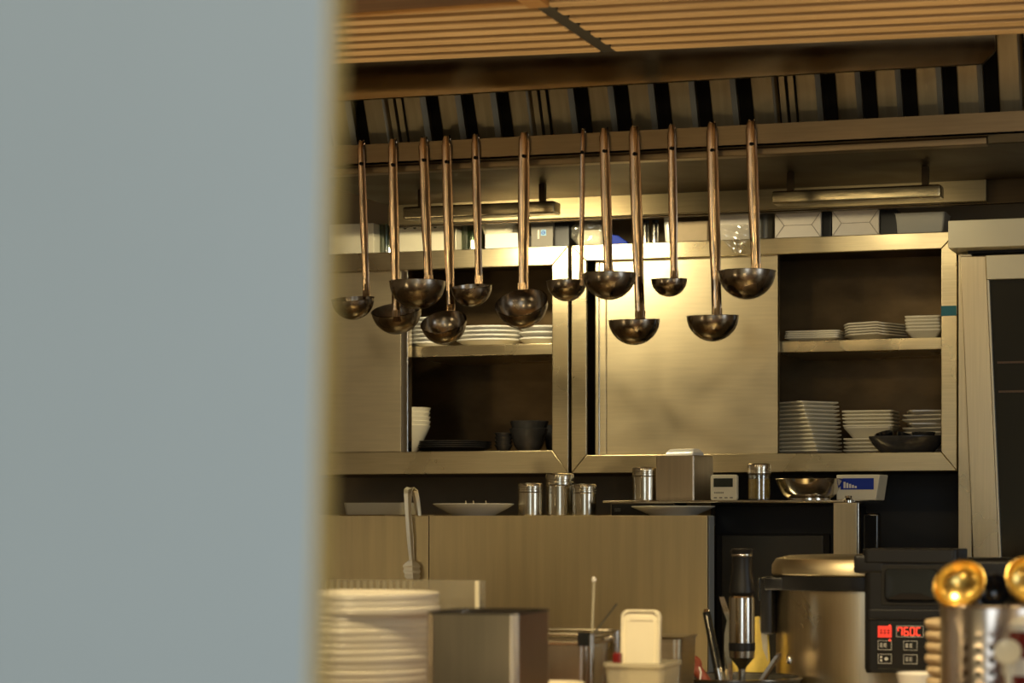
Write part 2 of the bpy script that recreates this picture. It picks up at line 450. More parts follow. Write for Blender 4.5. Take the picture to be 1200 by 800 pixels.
ladle((423, 171), (429, 340), 413, 347, 50, 12, 1, 'soup ladle nearest the pale partition, half blurred behind its edge', .015)
ladle((460, 169), (464, 371), 465, 371, 60, 22, 1, 'dark soup ladle second from the partition, opening tipped forward, behind the wide bowl', .018, True)
ladle((496, 168), (502, 330), 489, 333, 66, 0, 1, 'wide dark soup ladle third from the partition, hanging in front of another bowl')
ladle((523, 168), (528, 364), 518, 364, 54, 34, 1, 'low hanging soup ladle with round tipped bowl in front of the oval plates')
ladle((557, 164), (561, 330), 552, 333, 48, 12, 1, 'small shiny soup ladle in front of the open left cabinet', .016)
ladle((614, 165), (613, 339), 609, 339, 62, 36, 1, 'broad handled soup ladle with bowl tipped open, left of the cabinet frame', .0215)
ladle((683, 158), (681, 326), 664, 328, 48, 0, 1, 'soup ladle with narrow edge-on handle in front of the gap between cabinets', .009, True)
ladle((708, 158), (713, 322), 714, 324, 62, 0, 1, 'soup ladle with level bowl at the left edge of the steel door')
ladle((743, 157), (750, 372), 743, 375, 60, 4, 1, 'longest soup ladle on the left half of the closed steel door', .0205)
ladle((787, 153), (790, 325), 784, 328, 42, 3, 1, 'smallest soup ladle, hanging before the middle of the steel door', .016)
ladle((834, 151), (840, 369), 835, 371, 61, 3, 1, 'low hanging soup ladle near the right side of the steel door', .0205)
ladle((880, 149), (886, 317), 875, 321, 67, 0, 1, 'widest soup ladle, farthest from the partition at the row end', .020)

# ------------------------------------------------------------------ WALL CABINETS
YC = 4.85; ZB0, ZB1 = 1.349, 1.826; DC = WB - YC - .003
def mitred(m, x0, x1, z0, z1, wl, wr, wb, wt, y0, y1):
    g = .0005
    m.prism([(x0, z0), (x1, z0), (x1 - wr, z0 + wb), (x0 + wl, z0 + wb)], y0, y1)
    m.prism([(x0, z1), (x0 + wl, z1 - wt), (x1 - wr, z1 - wt), (x1, z1)], y0, y1)
    m.prism([(x0, z0 + g), (x0 + wl, z0 + wb + g), (x0 + wl, z1 - wt - g), (x0, z1 - g)], y0, y1)
    m.prism([(x1, z0 + g), (x1, z1 - g), (x1 - wr, z1 - wt - g), (x1 - wr, z0 + wb + g)], y0, y1)
def cabinet(x0, x1, label, wl, wr, wb, wt, shelf_x, shelf_z):
    o = thing('wall_cabinet', label, 'cabinet', ((x0 + x1) / 2, YC, ZB0)); cx = o.location.x
    h = ZB1 - ZB0; w0, w1 = x0 - cx, x1 - cx
    m = MB(); m.box(w0, w1, DC - .012, DC, 0, h); m.box(w0, w0 + .006, .012, DC - .012, 0, h).box(w1 - .006, w1, .012, DC - .012, 0, h)
    m.box(w0 + .006, w1 - .006, .012, DC - .012, 0, wb - .002).box(w0 + .006, w1 - .006, .012, DC - .012, h - .012, h)
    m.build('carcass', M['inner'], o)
    m = MB(); mitred(m, w0, w1, 0, h, wl, wr, wb, wt, 0, .012)
    m.build('face_frame', M['steel'], o, bev=.0015)
    s0, s1 = shelf_x[0] - cx, shelf_x[1] - cx
    MB().box(s0, s1, .055, DC - .014, shelf_z - .024 - ZB0, shelf_z - ZB0, .002).build('shelf', M['steel'], o)
    return o
xa, xb = X(240, YC), X(666, YC)
zsl = Z(560, 404, YC + .06)
cabl = cabinet(xa, xb, 'left steel wall cabinet holding white oval plates and black bowls', .035, S(20, 656, YC), S(27, 560, YC), S(22, 560, YC), (X(470, YC), xb - .008), zsl)
# sliding door on the left one
cx = cabl.location.x
d0, d1 = X(300, YC) - cx, X(471, YC + .02) - cx
MB().box(d0, d1, .016, .028, .044, ZB1 - ZB0 - .014, .002).build('sliding_door', M['door'], cabl)
MB().box(d1 + .0005, d1 + .016, .014, .040, .043, ZB1 - ZB0 - .013, .002).build('door_edge_profile', M['chrome'], cabl)
xc, xd = X(669.5, YC), X(1121.5, YC)
zsr = Z(1010, 397.5, YC + .06)
cabr = cabinet(xc, xd, 'right steel wall cabinet with half closed steel door and plate stacks', S(18.5, 680, YC), S(18.5, 1110, YC), S(22, 900, YC), S(19, 800, YC), (X(905, YC), xd - .008), zsr)
cx = cabr.location.x
# closed sliding door, with folded left edge
d0, d1 = X(697, YC + .02) - cx, X(912, YC + .02) - cx
H0, H1 = .036, ZB1 - ZB0 - .030
m = MB(); m.box(d0 + .026, d1, .016, .030, H0, H1, .003); m.box(d0, d0 + .0255, .020, .030, H0, H1, .004)
m.box(d1 - .003, d1, .014, .034, H0, H1)
m.build('sliding_door', M['door'], cabr)
m = MB().box(d0 + .008, d0 + .011, .0175, .0205, H0, H1, .001); m.build('door_edge_bead', M['chrome'], cabr)
# blue tape on the right stile
tag(MB().box(-.5 * S(18, 1112, YC), .5 * S(18, 1112, YC), -.0007, 0, -.010, .010).build('tape_strip', M['tape'], None, (X(1112, YC), YC - .0002, Z(1112, 364, YC))),
    'short strip of blue tape on the right cabinet frame', 'tape')

# ------------------------------------------------------------------ CROCKERY PROTOTYPES
def sq_plate(hx_, hy_, h, m_, name='square_plate', cr=.012, inner=.72, cat='plate', wave=0.):
    m = MB(); t = .0028
    def R(fx, z, rad, up=0.):
        pts = rr(hx_ * fx, hy_ * fx, rad, z)
        if wave: pts = [(x, y, zz + up * wave * (math.cos(x / hx_ * PI * 1.0) * .5 + .0)) for x, y, zz in pts]
        return pts
    m.loft([R(inner * .86, 0, cr * .6), R(inner, 0, cr * .7), R(1.0, h - t, cr, 1), R(1.0, h, cr, 1), R(.975, h, cr, 1), R(inner * .98, t, cr * .7), R(inner * .5, t, cr * .5)])
    o = m.build(name, m_); o['category'] = cat
    return o
def oval_plate(a, b_, h, m_, name='oval_plate'):
    m = MB(); t = .003; n = 40
    def R(f, z): return [(a * f * math.cos(2*PI*i/n), b_ * f * math.sin(2*PI*i/n), z) for i in range(n)]
    m.loft([R(.55, 0), R(.66, 0), R(.9, h * .55), R(1, h - t), R(1.0, h), R(.97, h), R(.66, t), R(.4, t)])
    o = m.build(name, m_); o['category'] = 'plate'; return o
def bowl(rad, h, foot, m_, name='bowl', t=.003, cat='bowl', n=40, curve=.7):
    prof = [(0, .003), (foot * .85, .003), (foot * .88, 0), (foot, 0), (foot, .004)]
    K = 8
    for i in range(1, K + 1):
        u = i / K; prof.append((foot + (rad - foot) * u ** curve, .004 + (h - .004) * u))
    prof += [(rad - t * .5, h + .0008), (rad - t, h)]
    for i in range(K - 1, -1, -1):
        u = i / K; prof.append((max(.002, foot + (rad - foot) * u ** curve - t), .004 + t + (h - .004 - t) * u))
    prof.append((0, .004 + t))
    o = MB().lathe(prof, n).build(name, m_); o['category'] = cat; return o
def round_plate(rad, h, foot, m_, name='round_plate', n=56):
    o = MB().lathe([(0, .002), (foot * .9, .002), (foot * .92, 0), (foot, 0), (foot + .004, .003), (rad * .85, h * .6), (rad, h - .002), (rad + .0006, h - .0008), (rad - .001, h), (rad * .84, h * .6 + .003), (foot, .005), (0, .005)], n).build(name, m_)
    o['category'] = 'plate'; return o

# left cabinet, upper shelf: oval white plates lying in two overlapping heaps
Ys = YC + .13
p = oval_plate(.072, .060, .015, M['white'])
stack(p, 4, (X(590, Ys) - .030, Ys - .004, zsl), .0092, 'white oval plate in the wide stack on the left cabinet shelf', 'white oval plates on the left cabinet shelf')
p = oval_plate(.050, .052, .015, M['white'])
stack(p, 3, (X(628, YC + .13) + .018, Ys - .01, zsl), .0125, 'white oval plate in the stack against the left cabinet frame', 'white oval plates on the left cabinet shelf')
p = oval_plate(.042, .05, .013, M['white'])
stack(p, 7, (X(502, YC + .13), Ys + .01, zsl), .0088, 'white plate in the small stack beside the sliding door edge', 'white oval plates on the left cabinet shelf')
# left cabinet, bottom
zb = ZB0 + S(27, 560, YC) - .002
Yb = YC + .11
p = bowl(.052, .062, .021, M['cream'], 'cream_bowl', curve=.8)
stack(p, 5, (X(477, Yb), Yb, zb), .0095, 'cream bowl in the tall stack beside the left sliding door', 'cream bowls in the left cabinet')
p = round_plate(.088, .016, .05, M['darkchina'], 'dark_plate')
stack(p, 4, (X(530, YC + .17), YC + .17, zb), .0042, 'dark plate in the low stack at the left cabinet bottom', 'dark plates in the left cabinet')
p = bowl(.020, .018, .011, M['darkchina'], 'small_dish', cat='dish')
stack(p, 4, (X(590, Yb), Yb, zb), .0085, 'small black dish in the stack beside the black bowls', 'small black dishes in the left cabinet')
p = bowl(.042, .052, .024, M['darkchina'], 'black_bowl')
stack(p, 2, (X(620, Yb) - .001, Yb, zb), .016, 'black bowl in the pair beside the left cabinet frame', 'black bowls in the left cabinet', offs=[(0, 0), (.001, .002)])
p = bowl(.03, .062, .02, M['darkchina'], 'black_cup', cat='cup')
p.location = (X(652, YC + .20), YC + .20, zb); tag(p, 'tall black cup half hidden behind the left cabinet frame', 'cup')

# right cabinet, upper shelf
Yq = YC + .12
p = sq_plate(.057, .05, .009, M['cream'], 'flat_plate', .01)
stack(p, 4, (X(956, Yq), Yq, zsr), .0042, 'flat cream plate in the lowest stack on the right cabinet shelf', 'flat cream plates on the right cabinet shelf')
p = sq_plate(.055, .05, .016, M['beigechina'], 'wavy_plate', .02, .6, wave=.010)
stack(p, 5, (X(1027, Yq), Yq, zsr), .0056, 'wavy grey cream plate in the middle stack on the right cabinet shelf', 'wavy plates on the right cabinet shelf', rots=[-.42, -.40, -.43, -.41, -.42])
p = sq_plate(.037, .037, .020, M['cream'], 'square_bowl', .006, .62, cat='bowl')
stack(p, 5, (X(1083, Yq) + .003, Yq, zsr), .0068, 'square cream bowl in the stack against the right cabinet frame', 'square bowls on the right cabinet shelf')
# right cabinet, bottom
zb2 = ZB0 + S(22, 900, YC) - .002
Yr = YC + .105
p = sq_plate(.050, .050, .0105, M['cream'], 'square_plate', .004, .72)
n = 13
stack(p, n, (X(949, Yr), Yr, zb2), .0083, 'square cream plate in the tall stack beside the steel door', 'square plates at the right cabinet bottom',
      rots=[-.36 - .028 * k for k in range(n)], offs=[(-.0008 * k + random.uniform(-.0006, .0006), random.uniform(-.001, .001)) for k in range(n)])
p = sq_plate(.053, .048, .011, M['cream'], 'square_plate', .008, .7)
n = 4
stack(p, n, (X(1022, Yr + .04), Yr + .04, zb2), .0078, 'square cream plate in the lower half of the middle stack', 'square plates in the middle stack')
p = sq_plate(.051, .046, .024, M['cream'], 'deep_square_dish', .010, .66, cat='dish')
p.location = (X(1021, Yr + .04), Yr + .04, zb2 + .0345); tag(p, 'deep square cream dish in the middle of the middle plate stack')
p = sq_plate(.053, .048, .0105, M['cream'], 'square_plate', .008, .74)
stack(p, 5, (X(1021, Yr + .04), Yr + .04, zb2 + .0515), .0074, 'square cream plate in the upper half of the middle stack', 'square plates in the middle stack')
p = sq_plate(.045, .045, .012, M['beigechina'], 'square_plate', .008, .7)
n = 10
stack(p, n, (X(1090, Yr + .05), Yr + .05, zb2), .0088, 'square grey cream plate in the stack behind the black tray', 'square plates behind the black tray',
      rots=[-.25 if k % 3 else .22 for k in range(n)])
bpy.context.view_layer.update()
# black oval tray with dark bowls in it
Yt = YC + .045
tr = oval_plate(.078, .036, .036, M['darkchina'], 'oval_tray'); tr['category'] = 'tray'
tr.location = (X(1063, Yt), Yt, zb2); tag(tr, 'black oval tray with small dark bowls at the right cabinet bottom', 'tray')
p = bowl(.020, .024, .010, M['darkfood'], 'small_dark_bowl'); p.location = (X(1040, Yt) - .002, Yt, zb2 + .0195); p.rotation_euler = (.25, -.2, 0)
tag(p, 'small glossy dark bowl tipped at the left end of the black tray', 'bowl')
p = bowl(.019, .024, .010, M['darkfood'], 'small_dark_bowl'); p.location = (X(1054, Yt) + .006, Yt, zb2 + .016); p.rotation_euler = (-.2, .3, 0)
tag(p, 'small glossy dark bowl in the middle of the black tray', 'bowl')
p = bowl(.024, .030, .013, M['darkchina'], 'small_dark_bowl'); p.location = (X(1080, Yt) + .004, Yt, zb2 + .013)
tag(p, 'matte black bowl standing at the right end of the black tray', 'bowl')

# ------------------------------------------------------------------ THINGS ON TOP OF THE CABINETS
ZT = ZB1
def carton(px0, px1, ytop, Y, lab, m_='carton', dep=.09, flaps=False, name='carton', cat='box', z0=ZT):
    x0, x1 = X(px0, Y), X(px1, Y); pm = (px0 + px1) / 2
    h = Z(pm, ytop, Y) - z0; w = x1 - x0
    o = thing(name, lab, cat, ((x0 + x1) / 2, Y, z0))
    MB().box(-w/2, w/2, 0, dep, 0, h, .0025).build('box_body', M[m_], o)
    if flaps:
        m = MB(); q = .0006
        for sx in (-1, 1):
            for sz in (0, 1):
                m.tube([(sx * w * .48, -q, h * (.04 if sz == 0 else .96)), (sx * w * .30, -q, h * .5)], .0006, 6)
        m.tube([(-w * .30, -q, h * .5), (w * .30, -q, h * .5)], .0006, 6)
        m.build('folded_flap', M['cardline'], o)
    return o
YB = YC + .012
carton(385, 438, 262, YB, 'cream box on the cabinet top next to the blurred partition', 'creamplastic')
def tub(px0, px1, ytop, Y, lab, m_, name='tub', cat='tub', lid=None, taper=.92, z0=ZT, n=32, lidh=.006):
    pm = (px0 + px1) / 2; r = S(px1 - px0, pm, Y) / 2; h = Z(pm, ytop, Y) - z0
    o = thing(name, lab, cat, (X(pm, Y), Y + r, z0))
    MB().lathe([(0, 0), (r * taper * .96, 0), (r * taper, .002), (r * .97, h - .003), (r, h - .003), (r, h), (r * .94, h), (r * taper * .93, .003), (0, .003)], n).build('tub_body', M[m_], o)
    if lid: MB().lathe([(0, h), (r * .97, h), (r * 1.02, h + .001), (r * 1.02, h + lidh - .002), (r * .98, h + lidh), (0, h + lidh)], n).build('lid', M[lid], o)
    return o
tub(439, 462, 262, YB + .03, 'green glass jar on the cabinet top beside the cream box', 'bottleglass', 'glass_jar', 'jar')
# cream carry-box with three dark notches
o = carton(467, 522, 263, YB + .005, 'cream box with dark finger notches along its top edge', 'creamplastic', .08, False)
m = MB(); w_ = S(55, 495, YB); hh = Z(495, 263, YB) - ZT
for fx in (-.38, -.16, .30):
    m.lathe([(0, 0), (.0042, 0), (.0042, .0015), (0, .0015)], 16, mtx=Matrix.Translation((fx * w_, -.0006, hh - .0042)) @ Matrix.Rotation(PI/2, 4, 'X'))
m.build('finger_notch', M['void'], o)
tag(MB().box(-.0012, .0012, 0, .08, 0, .046).build('card_sheet', M['creamplastic'], None, (X(534, YB), YB, ZT)), 'cream card standing on edge beside the green tub', 'card')
tub(536, 563, 260, YB + .02, 'round green tub on the left cabinet top before the white box', 'bottleglass', 'glass_jar', 'jar')
carton(568, 612, 273, YB, 'low white box on the left cabinet top under a cream tub', 'white', .08)
b0 = MB().loft([rr(.030, .03, .012, 0), rr(.036, .034, .014, .016), rr(.038, .036, .014, .020), rr(.036, .034, .014, .020), rr(.030, .03, .012, .003)]).build('food_tray', M['creamplastic'], None, (X(588, YB + .05), YB + .045, Z(590, 273, YB)))
tag(b0, 'cream tray lying on the low white box', 'tray')
# grey pack with pale blue emblem
o = carton(622, 648, 256, YB, 'grey pack with a pale blue square emblem and a white barcode', 'packgrey', .06)
wv = S(26, 635, YB); hv = Z(635, 256, YB) - ZT
m = MB(); q = -.0006
m.box(-.002, .0095, q, 0, hv * .40, hv * .40 + .0125); es_ = m.build('emblem_square', M['lightblue'], o)
m = MB().lathe([(.0028, 0), (.0042, 0), (.0042, .0006), (.0028, .0006), (.0028, 0)], 20, mtx=Matrix.Translation((.0035, q - .0001, hv * .40 + .0062)) @ Matrix.Rotation(PI/2, 4, 'X'))
m.box(.0022, .0082, q - .0005, q, hv * .40 + .0055, hv * .40 + .0068).box(-.0022, .001, q - .0005, q, hv * .40 + .0058, hv * .40 + .0066)
m.build('emblem_ring', M['blue'], es_)
m = MB()
for k in range(9): m.box(-.0095, -.0055, q, 0, hv * .30 + k * .0021, hv * .30 + k * .0021 + .0013)
m.build('barcode', M['carton'], o)
carton(649, 667, 257, YB + .01, 'black box beside the grey pack at the cabinet gap', 'black', .07)
# crumpled bags (film with something inside)
def bag(px0, px1, ytop, Y, lab, inner, drop=0.):
    pm = (px0 + px1) / 2; w = S(px1 - px0, pm, Y); h = Z(pm, ytop, Y) - ZT
    o = thing('plastic_bag', lab, 'bag', (X(pm, Y), Y + .03, ZT))
    t = bmesh.new(); bmesh.ops.create_icosphere(t, subdivisions=4, radius=1)
    for v in t.verts:
        n_ = .10 * math.sin(7 * v.co.x + 3 * v.co.z) + .09 * math.sin(11 * v.co.z + 5 * v.co.y) + .06 * math.sin(17 * v.co.x - 9 * v.co.y)
        v.co *= 1 + n_
        v.co = Vector((max(-1, min(1, v.co.x * 1.12)) * w / 2, v.co.y * .028, (max(-1, min(1, v.co.z * 1.15)) + 1) * h / 2 + .0005))
    mm = MB(); mm._join(t); mm.build('film', M['bag'], o, ang=22)
    MB().loft([rr(w * .33, .014, .008, .003), rr(w * .36, .016, .008, h * .35), rr(w * .30, .014, .008, h * .62)]).build('contents', M[inner], o)
    return o
bag(666, 712, 257, YB, 'crumpled clear bag with cream contents at the left end of the right cabinet', 'creamplastic')
o = thing('folded_packet', 'dark blue folded packet between the clear bag and the steel flasks', 'packet', (X(726, YB + .01), YB + .015, ZT))
MB().prism([(-.018, .0), (.019, 0), (.017, .006), (-.002, .019), (-.016, .022)], -.008, .01).build('packet_body', M['blue'], o, bev=.002)
for px, lab in ((757, 'slim steel flask beside the blue packet'), (768, 'slim steel flask beside the brown box')):
    r = S(9, px, YB) / 2
    o = thing('steel_flask', lab + ' on the cabinet top', 'flask', (X(px, YB + .02), YB + .02, ZT), 0, 'steel flasks on the cabinet top')
    MB().lathe([(0, 0), (r, 0), (r, .040), (r * .8, .043), (0, .043)], 24).build('flask_body', M['chrome'], o)
    MB().lathe([(r * .8, .0432), (r * .85, .044), (r * .85, .050), (0, .051)], 24).build('cap', M['black'], o)
tub(776, 790, 254, YB + .01, 'small white paper cup beside the brown box', 'white', 'paper_cup', 'cup', taper=.7)
carton(793, 829, 259, YB + .01, 'plain brown box behind the smallest ladle on the cabinet top', 'beige', .08)
wc_ = carton(842, 878, 250, YB + .005, 'white carton partly wrapped in clear film beside the widest ladle', 'carton', .07)
g = 14; rows = []
for j in range(g + 1):
    v = j / g; row = []
    for i in range(g + 1):
        u = i / g
        wd = .031 * (1 - .75 * max(0, v - .45) / .55)
        row.append((wd * (u - .5) * 2 + .008 * v, -.003 * (1 + math.sin(9 * u + 4 * v) * .6 + math.sin(15 * v - 5 * u) * .4), .030 - v * .058))
    rows.append(row)
MB().loft(rows, False, False, False).build('hanging_film', M['bag'], wc_, (X(860, YC - .004) - wc_.location.x, YC - .005 - wc_.location.y, 0), ang=15)
tub(881, 905, 249, YB + .01, 'dark lidded tub between the wrapped carton and a white carton', 'darkgrey', 'lidded_tub', 'tub', 'black')
carton(908, 962, 249, YB, 'white folded carton beside the dark tub on the right cabinet', 'carton', .08, True)
carton(963, 974, 247, YB + .004, 'narrow black box between the two white folded cartons', 'black', .07)
carton(975, 1030, 246, YB, 'white folded carton between two black boxes on the right cabinet', 'carton', .08, True)
carton(1031, 1051, 245, YB + .004, 'ribbed black box between the white carton and grey tray', 'black', .07)
p = MB().loft([rr(S(27, 1081, YB), .04, .004, 0), rr(S(29.5, 1081, YB), .043, .005, .040), rr(S(30.5, 1081, YB), .044, .005, .042), rr(S(28, 1081, YB), .042, .005, .042), rr(S(26, 1081, YB), .038, .004, .003)]).build('food_tray', M['greyplastic'], None, (X(1081, YB + .045), YB + .046, ZT))
tag(p, 'deep grey tray at the right end of the right cabinet top', 'tray')

# ------------------------------------------------------------------ STEEL SPLASH PANELS, LEDGE, UPPER SHELF
YPn = 4.45; ZL = 1.2600
xj = X(502.5, YPn)
def splash(x0, x1, lab):
    o = thing('splash_panel', lab, 'steel panel', ((x0 + x1) / 2, YPn, ZW)); w = (x1 - x0) / 2
    MB().box(-w, w, 0, .012, 0, ZL - ZW, .0012).build('panel_sheet', M['panel'], o)
    return o, w
splash(X(250, YPn), xj - .0006, 'left steel splash panel with the tongs hung over its edge')
o, w = splash(xj + .0006, X(829, YPn), 'right steel splash panel behind the white plastic lid')
MB().box(w - .018, w + .001, .0125, .055, 0, ZL - ZW, .003).build('end_return', M['enddaylight'], o)
# ledge behind the panels
o = thing('ledge_shelf', 'steel ledge behind the splash panels carrying the spice jars', 'shelf', (X(560, 4.6), 4.6, ZL))
lx0 = X(250, 4.6) - o.location.x; lx1 = X(824, 4.6) - o.location.x; lj = X(505, 4.5) - o.location.x
MB().box(lj, lx1, -.136, .105, -.02, -.0005, .001).build('shelf_plate', M['steel'], o)
MB().box(lx0, lj - .001, -.08, .105, -.02, 0.0022, .001).build('lower_plate', M['steel'], o)
m = MB()
for x in (lx0 + .1, lx1 - .05): m.box(x - .015, x + .015, .02, .05, -ZL, -.02)
m.build('bracket_post', M['steel_v'], o)

# tongs straddling the left panel
o = thing('serving_tongs', 'steel tongs with scalloped ends hung over the left splash panel edge', 'tongs', (X(479, YPn), YPn, ZL))
tx = o.location.x
zt_ = Z(478, 571, YPn) - ZL; zb_ = Z(488, 680, YPn) - ZL
def strip(pts, ws, t=.0014, crease=0.):
    rg = []
    for i, (p, w_) in enumerate(zip(pts, ws)):
        p = Vector(p); q0 = Vector(pts[max(i-1, 0)]); q1 = Vector(pts[min(i+1, len(pts)-1)])
        d = (q1 - q0).normalized(); nn = Vector((1, 0, 0)).cross(d).normalized()
        rg.append([p + Vector((-w_, 0, 0)), p + nn * (crease) , p + Vector((w_, 0, 0)), p + Vector((w_ * .9, 0, 0)) + nn * -t, p + nn * (crease - t), p + Vector((-w_ * .9, 0, 0)) + nn * -t])
    return MB().loft(rg)
L = zt_ - zb_
front = [(0, .010, zt_), (-.0005, -.001, zt_ - .004), (.0, -.006, zt_ - .012), (.0025, -.009, zt_ - L * .3), (.006, -.008, zt_ - L * .55), (.0085, -.006, zt_ - L * .78)]
strip(front, [.0085, .0095, .0085, .0068, .0072, .0056], crease=.002).build('tong_arm', M['tongsteel'], o, ang=25)
back = [(0, .010, zt_), (.003, .022, zt_ - .005), (.006, .026, zt_ - .02), (.010, .030, zt_ - L * .3), (.012, .030, zt_ - L * .55), (.014, .026, zt_ - L * .78)]
strip(back, [.0085, .0080, .0070, .0060, .0065, .0050], crease=-.002).build('tong_arm', M['tongsteel'], o, ang=25)
def claw(x, y, z, h, sgn):
    pts = []; N = 24
    for i in range(N + 1):
        u = i / N; w_ = (.0052 + .0120 * min(1, u / .22)) * (1 - .18 * max(0, (u - .6) / .4)) + (.0013 * math.sin(u * 26) if u > .2 else 0)
        pts.append((u, w_))
    rg = []
    for u, w_ in pts:
        zz = z - u * h; bow = sgn * .004 * math.sin(min(1, u) * PI * .8)
        rg.append([(x + .004 * u - w_, y + bow + sgn * .002, zz), (x + .004 * u, y + bow - sgn * .002, zz), (x + .004 * u + w_, y + bow + sgn * .002, zz),
                   (x + .004 * u + w_, y + bow + sgn * .002 + .001, zz), (x + .004 * u, y + bow - sgn * .002 + .001, zz), (x + .004 * u - w_, y + bow + sgn * .002 + .001, zz)])
    return MB().loft(rg)
claw(.0085, -.006, zt_ - L * .78, L * .22, -1).build('tong_claw', M['tongsteel'], o, ang=25)
claw(.014, .027, zt_ - L * .78, L * .22, 1).build('tong_claw', M['tongsteel'], o, ang=25)

# grey tray behind the left panel
p = MB().loft([rr(.062, .05, .008, 0), rr(.066, .054, .01, S(14, 445, 4.6)), rr(.062, .05, .01, S(14, 445, 4.6)), rr(.058, .046, .008, .002)]).build('shallow_tray', M['greyplastic'], None, (X(448, 4.62), 4.62, ZL + .0023))
tag(p, 'shallow grey tray on the ledge behind the tongs', 'tray')

# plates on the ledge
pl1 = round_plate(S(95, 555, 4.53) / 2, .024, .042, M['white'], 'white_plate'); pl1.location = (X(555, 4.545), 4.545, ZL)
tag(pl1, 'white plate with scraps on the ledge right of the tongs', 'plate')
for k, (dx, dy) in enumerate(((-.012, -.02), (.010, -.05), (.034, -.04))):
    p = MB().tube([(0, 0, 0), (.002, 0, .010), (-.001, .001, .0245)], [.0030, .0024, .0010], 7).build('food_scrap', M['crumb'], None, (pl1.location.x + dx, pl1.location.y + dy * .6, ZL + .0052))
    tag(p, ['small pale food scrap, left one of three on the plate', 'small pale food scrap, middle one of three on the plate', 'small pale food scrap, right one of three on the plate'][k], 'food scrap', 'scraps on the plate')
pl2 = round_plate(S(98, 789, 4.53) / 2, .0185, .045, M['white'], 'white_plate'); pl2.location = (X(789, 4.54), 4.54, ZL)
tag(pl2, 'flat white plate on the ledge below the napkin box', 'plate')

def jar(px, w, ytop, Y, z0, lab, body='shaker', glass=False):
    r = S(w, px, Y) / 2; h = Z(px, ytop, Y) - z0
    o = thing('spice_shaker', lab, 'spice shaker', (X(px, Y), Y, z0), 0, 'metal topped shakers on the shelves')
    hb = h * .72
    MB().lathe([(0, 0), (r * .97, 0), (r, .002), (r, hb - .002), (r * .97, hb), (r * .8 if glass else 0, hb)] + ([(r * .9, hb - .003), (r * .9, .003), (0, .003)] if glass else []), 36).build('jar_body', M['jarglass' if glass else body], o)
    MB().lathe([(r * .9, hb + .0003), (r * 1.02, hb + .001), (r * 1.02, hb + h * .07), (r * .97, hb + h * .085), (r * .97, hb + h * .12), (r * 1.02, hb + h * .135), (r * 1.02, h - .005), (r * .98, h - .0015), (r * .9, h), (0, h)], 36).build('shaker_lid', M['shaker'], o)
    if glass: MB().lathe([(0, .0035), (r * .88, .0035), (r * .88, hb * .8), (0, hb * .83)], 30).build('spice', M['spice'], o)
    return o
jar(621.5, 29, 566, 4.60, ZL, 'short steel shaker left of the tall one on the ledge')
jar(656, 33, 554.5, 4.63, ZL, 'tall steel shaker between two short ones on the ledge')
jar(685, 28, 567, 4.60, ZL, 'short steel shaker right of the tall one on the ledge')

# the upper thin shelf
ZU = 1.2895; YU = 4.62
o = thing('thin_shelf', 'thin steel shelf carrying napkin box, timer and mixing bowl', 'shelf', (X(850, YU), YU, ZU))
ux0, ux1 = X(716, YU) - o.location.x, X(1008, YU) - o.location.x
MB().box(ux0, ux1, -.06, .22, -.0045, 0, .001).build('shelf_plate', M['chrome'], o)
m = MB()
for x, zz in ((ux0 + .03, ZL), (ux1 - .045, 0)): m.box(x - .01, x + .01, .066, .078, zz - ZU, -.0045)
m.build('bracket_post', M['steel_v'], o)
# digital box under it
o = thing('digital_scale', 'black digital box with dim display tucked under the thin shelf', 'scale', (X(753, 4.575), 4.575, ZL))
wb_ = S(77, 754, 4.575) / 2
MB().box(-wb_, wb_, 0, .10, 0, .0245, .0015).build('scale_body', M['black'], o)
m = MB(); q = -.0008
m.box(-wb_, wb_, q, 0, .0232, .0245).box(-wb_, -wb_ + .0013, q, 0, 0, .0245).box(wb_ - .0013, wb_, q, 0, 0, .0245); m.build('bezel', M['chrome'], o)
SEG = {'0': 'abcdef', '6': 'acdefg', '7': 'abcf', 'C': 'adef', '8': 'abcdefg', '2': 'abged', '1': 'bc', ':': ''}
def seven(m, ch, x, z, w, h, t, y0, y1):
    seg = {'a': (x + t*.6, x + w - t*.6, z + h - t, z + h), 'd': (x + t*.6, x + w - t*.6, z, z + t), 'g': (x + t*.6, x + w - t*.6, z + h/2 - t/2, z + h/2 + t/2),
           'f': (x, x + t, z + h/2 + t*.2, z + h - t*.3), 'b': (x + w - t, x + w, z + h/2 + t*.2, z + h - t*.3), 'e': (x, x + t, z + t*.3, z + h/2 - t*.2), 'c': (x + w - t, x + w, z + t*.3, z + h/2 - t*.2)}
    for s_ in SEG[ch]:
        a, b2, c, d = seg[s_]; m.box(a, b2, y0, y1, c, d)
m = MB()
for k in range(3): seven(m, '8', -wb_ + .008 + .0042 * k, .008, .0032, .007, .0007, -.0006, 0)
m.build('digits', M['dimdigit'], o)

